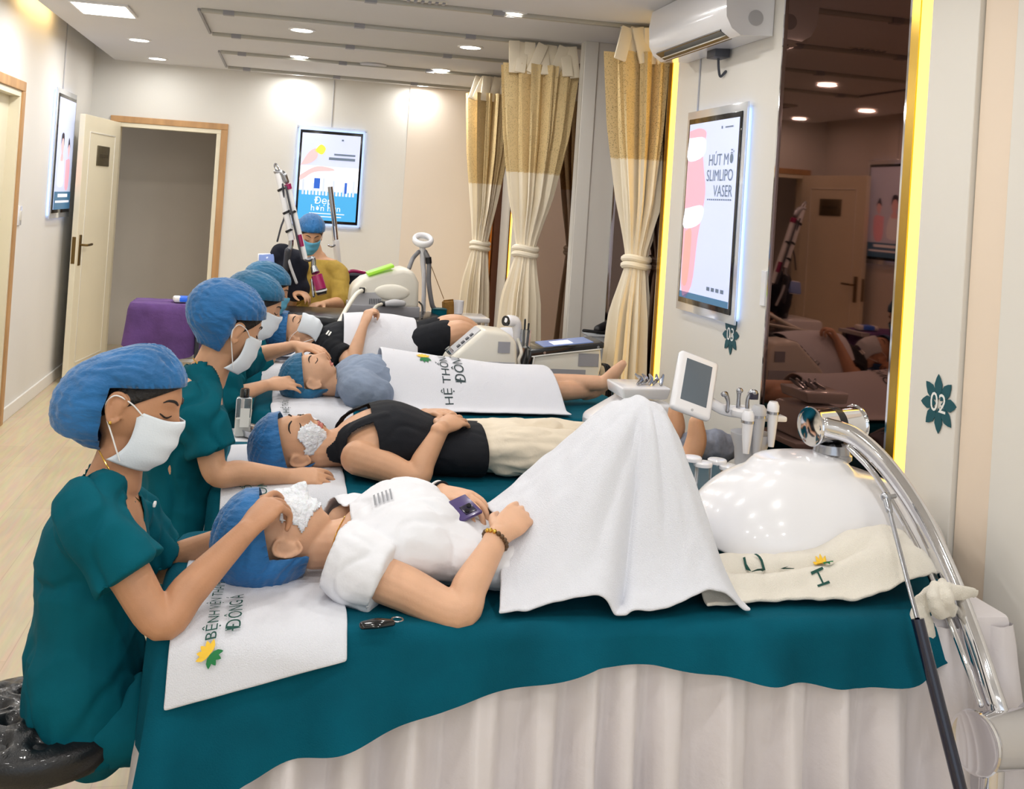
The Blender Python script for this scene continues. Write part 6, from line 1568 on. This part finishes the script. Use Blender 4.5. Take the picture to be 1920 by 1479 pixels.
part('handpiece_grip', 'magenta', lz, lambda b: b.tube([at(594, 516, YL-0.02), at(602, 543, YL-0.04)], 0.036, 18, cap='flat'))
part('handpiece_ring', 'white_metal', lz, lambda b: b.tube([at(602, 543, YL-0.04), at(602.6, 546, YL-0.04)], 0.038, 18, cap='flat'))
part('handpiece_nose', 'dark_plastic', lz, lambda b: b.tube([at(602.6, 546, YL-0.04), at(604, 552, YL-0.045)], [0.036, 0.030], 18, cap='flat'))
part('guide_rod', 'steel', lz, lambda b: b.tube([at(585, 525, YL), at(588, 555, YL-0.02)], 0.010, 10))
part('base_arm', 'plastic_dark', lz, lambda b: b.tube([at(540, 470, YL), at(532, 520, 7.06), (-0.05, 7.15, 0.83)], 0.022, 12))
cp = thing('lamp_pole', 'slim chrome pole leaning in front of the blue poster', 'stand')
part('upper_tube', 'steel', cp, lambda b: b.tube([at(619, 350, 7.75), at(628, 425, 7.75)], 0.018, 12, cap='flat'))
part('lower_tube', 'chrome', cp, lambda b: b.tube([at(627, 424, 7.75), at(630, 455, 7.75)], 0.022, 12, cap='flat'))
part('column', 'white_metal', cp, lambda b: b.tube([at(630, 452, 7.75), at(634, 520, 7.78), (at(634, 520, 7.78)[0], 7.8, 0.4), (at(634, 520, 7.78)[0], 7.8, 0.02)], 0.024, 12))
part('foot', 'white_metal', cp, lambda b: b.lathe((at(634, 520, 7.78)[0], 7.8, 0), [(0.15, 0), (0.15, 0.02), (0.03, 0.04)]))
part('hook', 'steel', cp, lambda b: b.tube([at(630, 458, 7.74), at(622, 462, 7.73), at(616, 460, 7.73)], 0.008, 8))
# dark instrument bench against the back wall
bn = thing('instrument_bench', 'dark bench with white end behind the cream rounded machine', 'bench')
part('top', 'navy_cloth', bn, lambda b: b.box(at(672, 517, 7.85)+np.array([0.04, 0, -0.02]), (0.34, 0.3, 0.07), None, 0.02))
part('body', 'plastic_white', bn, lambda b: bb(b, at(640, 530, 7.85)[0], at(640, 530, 7.85)[0]+0.42, 7.68, 7.98, 0.0, at(640, 532, 7.7)[2]-0.02, 0.01))
part('grip', 'magenta', bn, lambda b: b.tube([at(648, 512, 7.68), at(662, 508, 7.68), at(690, 512, 7.7)], 0.012, 8))

# ---------------- purple draped trolley and small items on the left
pt_ = thing('draped_trolley', 'trolley draped with purple cloth behind the seated staff', 'trolley')
x0, x1, y0, y1, zt = -0.86, -0.44, 6.75, 7.05, 0.80
part('top_board', 'plastic_grey', pt_, lambda b: bb(b, x0, x1, y0, y1, zt-0.03, zt-0.004))
for lx in (x0+0.03, x1-0.03):
    for ly in (y0+0.03, y1-0.03): part('post', 'plastic_dark', pt_, lambda b: b.tube([(lx, ly, 0.02), (lx, ly, zt-0.02)], 0.014, 8, cap='flat'))
part('shelf', 'plastic_white', pt_, lambda b: bb(b, x0+0.02, x1-0.02, y0+0.02, y1-0.02, 0.45, 0.47))
def purple(b):
    O = outline(x0-0.012, x1-0.06, y0-0.012, y1+0.012, 0.03, 0.03, 0.02); n = len(O); rings = []
    cx, cy = (x0+x1)/2-0.03, (y0+y1)/2
    for f in (0.0, 0.5, 0.9, 1.0): rings.append([(lerp(cx, p[0], f), lerp(cy, p[1], f), zt+0.004*noise.noise(Vector((p[0]*20*f, p[1]*20, 1)))) for p in O])
    for k in range(1, 8):
        q = k/7; rings.append([(p[0]+p[2]*(0.01+0.02*q+0.02*q*math.sin(i*0.55)), p[1]+p[3]*(0.01+0.02*q+0.02*q*math.sin(i*0.55)), zt-0.005-q*(0.24+0.08*math.sin(i*0.11))) for i, p in enumerate(O)])
    b.add([v for R in rings for v in R], [(r*n+i, r*n+(i+1) % n, (r+1)*n+(i+1) % n, (r+1)*n+i) for r in range(len(rings)-1) for i in range(n)])
part('purple_cover', 'purple_cloth', pt_, purple, True, None)
tl = thing('tissue_pack', 'small blue and white pack on the purple draped trolley', 'packet')
part('wrapper', 'sign_white', tl, lambda b: b.box((-0.56, 6.88, zt+0.022), (0.15, 0.10, 0.035), basis((1, 0.2, 0.0), (0, 0, 1)), 0.012))
part('print_band', 'poster_deep', tl, lambda b: b.box((-0.56, 6.877, zt+0.024), (0.09, 0.103, 0.032), basis((1, 0.2, 0.0), (0, 0, 1)), 0.010))
t6 = trolley('white trolley with bottle behind the second staff member', -0.34, 0.02, 4.02, 4.27, 0.60)
q = at(457, 768, 4.12)
bo = thing('bottle', 'clear pump bottle with black cap beside the second staff member', 'bottle')
bx0 = (q[0], 4.12)
part('glass', 'glass_clear', bo, lambda b: b.box((bx0[0], bx0[1], 0.602+0.075), (0.058, 0.05, 0.145), None, 0.008))
part('liquid', 'liquid_white', bo, lambda b: b.box((bx0[0], bx0[1], 0.604+0.035), (0.050, 0.042, 0.066), None, 0.006))
part('label', 'sign_white', bo, lambda b: b.box((bx0[0]+0.006, bx0[1]-0.0255, 0.602+0.075), (0.034, 0.002, 0.07), None), False)
part('cap', 'black_gloss', bo, lambda b: b.lathe((bx0[0], bx0[1], 0.602+0.146), [(0.017, 0), (0.017, 0.03), (0.014, 0.034)]))
tr = thing('steel_tray', 'shiny steel tray with tweezers beside the clear bottle', 'tray')
part('tray', 'steel', tr, lambda b: b.lathe((-0.03, 4.13, 0.601), [(0.05, 0), (0.07, 0.006), (0.078, 0.03), (0.074, 0.03), (0.064, 0.009)]))
part('tweezers', 'chrome', tr, lambda b: (b.tube([(-0.10, 4.10, 0.655), (-0.02, 4.13, 0.63), (0.02, 4.15, 0.615)], [0.005, 0.004, 0.002], 8, 10), b.tube([(-0.10, 4.11, 0.655), (-0.02, 4.15, 0.63), (0.02, 4.155, 0.615)], [0.005, 0.004, 0.002], 8, 10)))
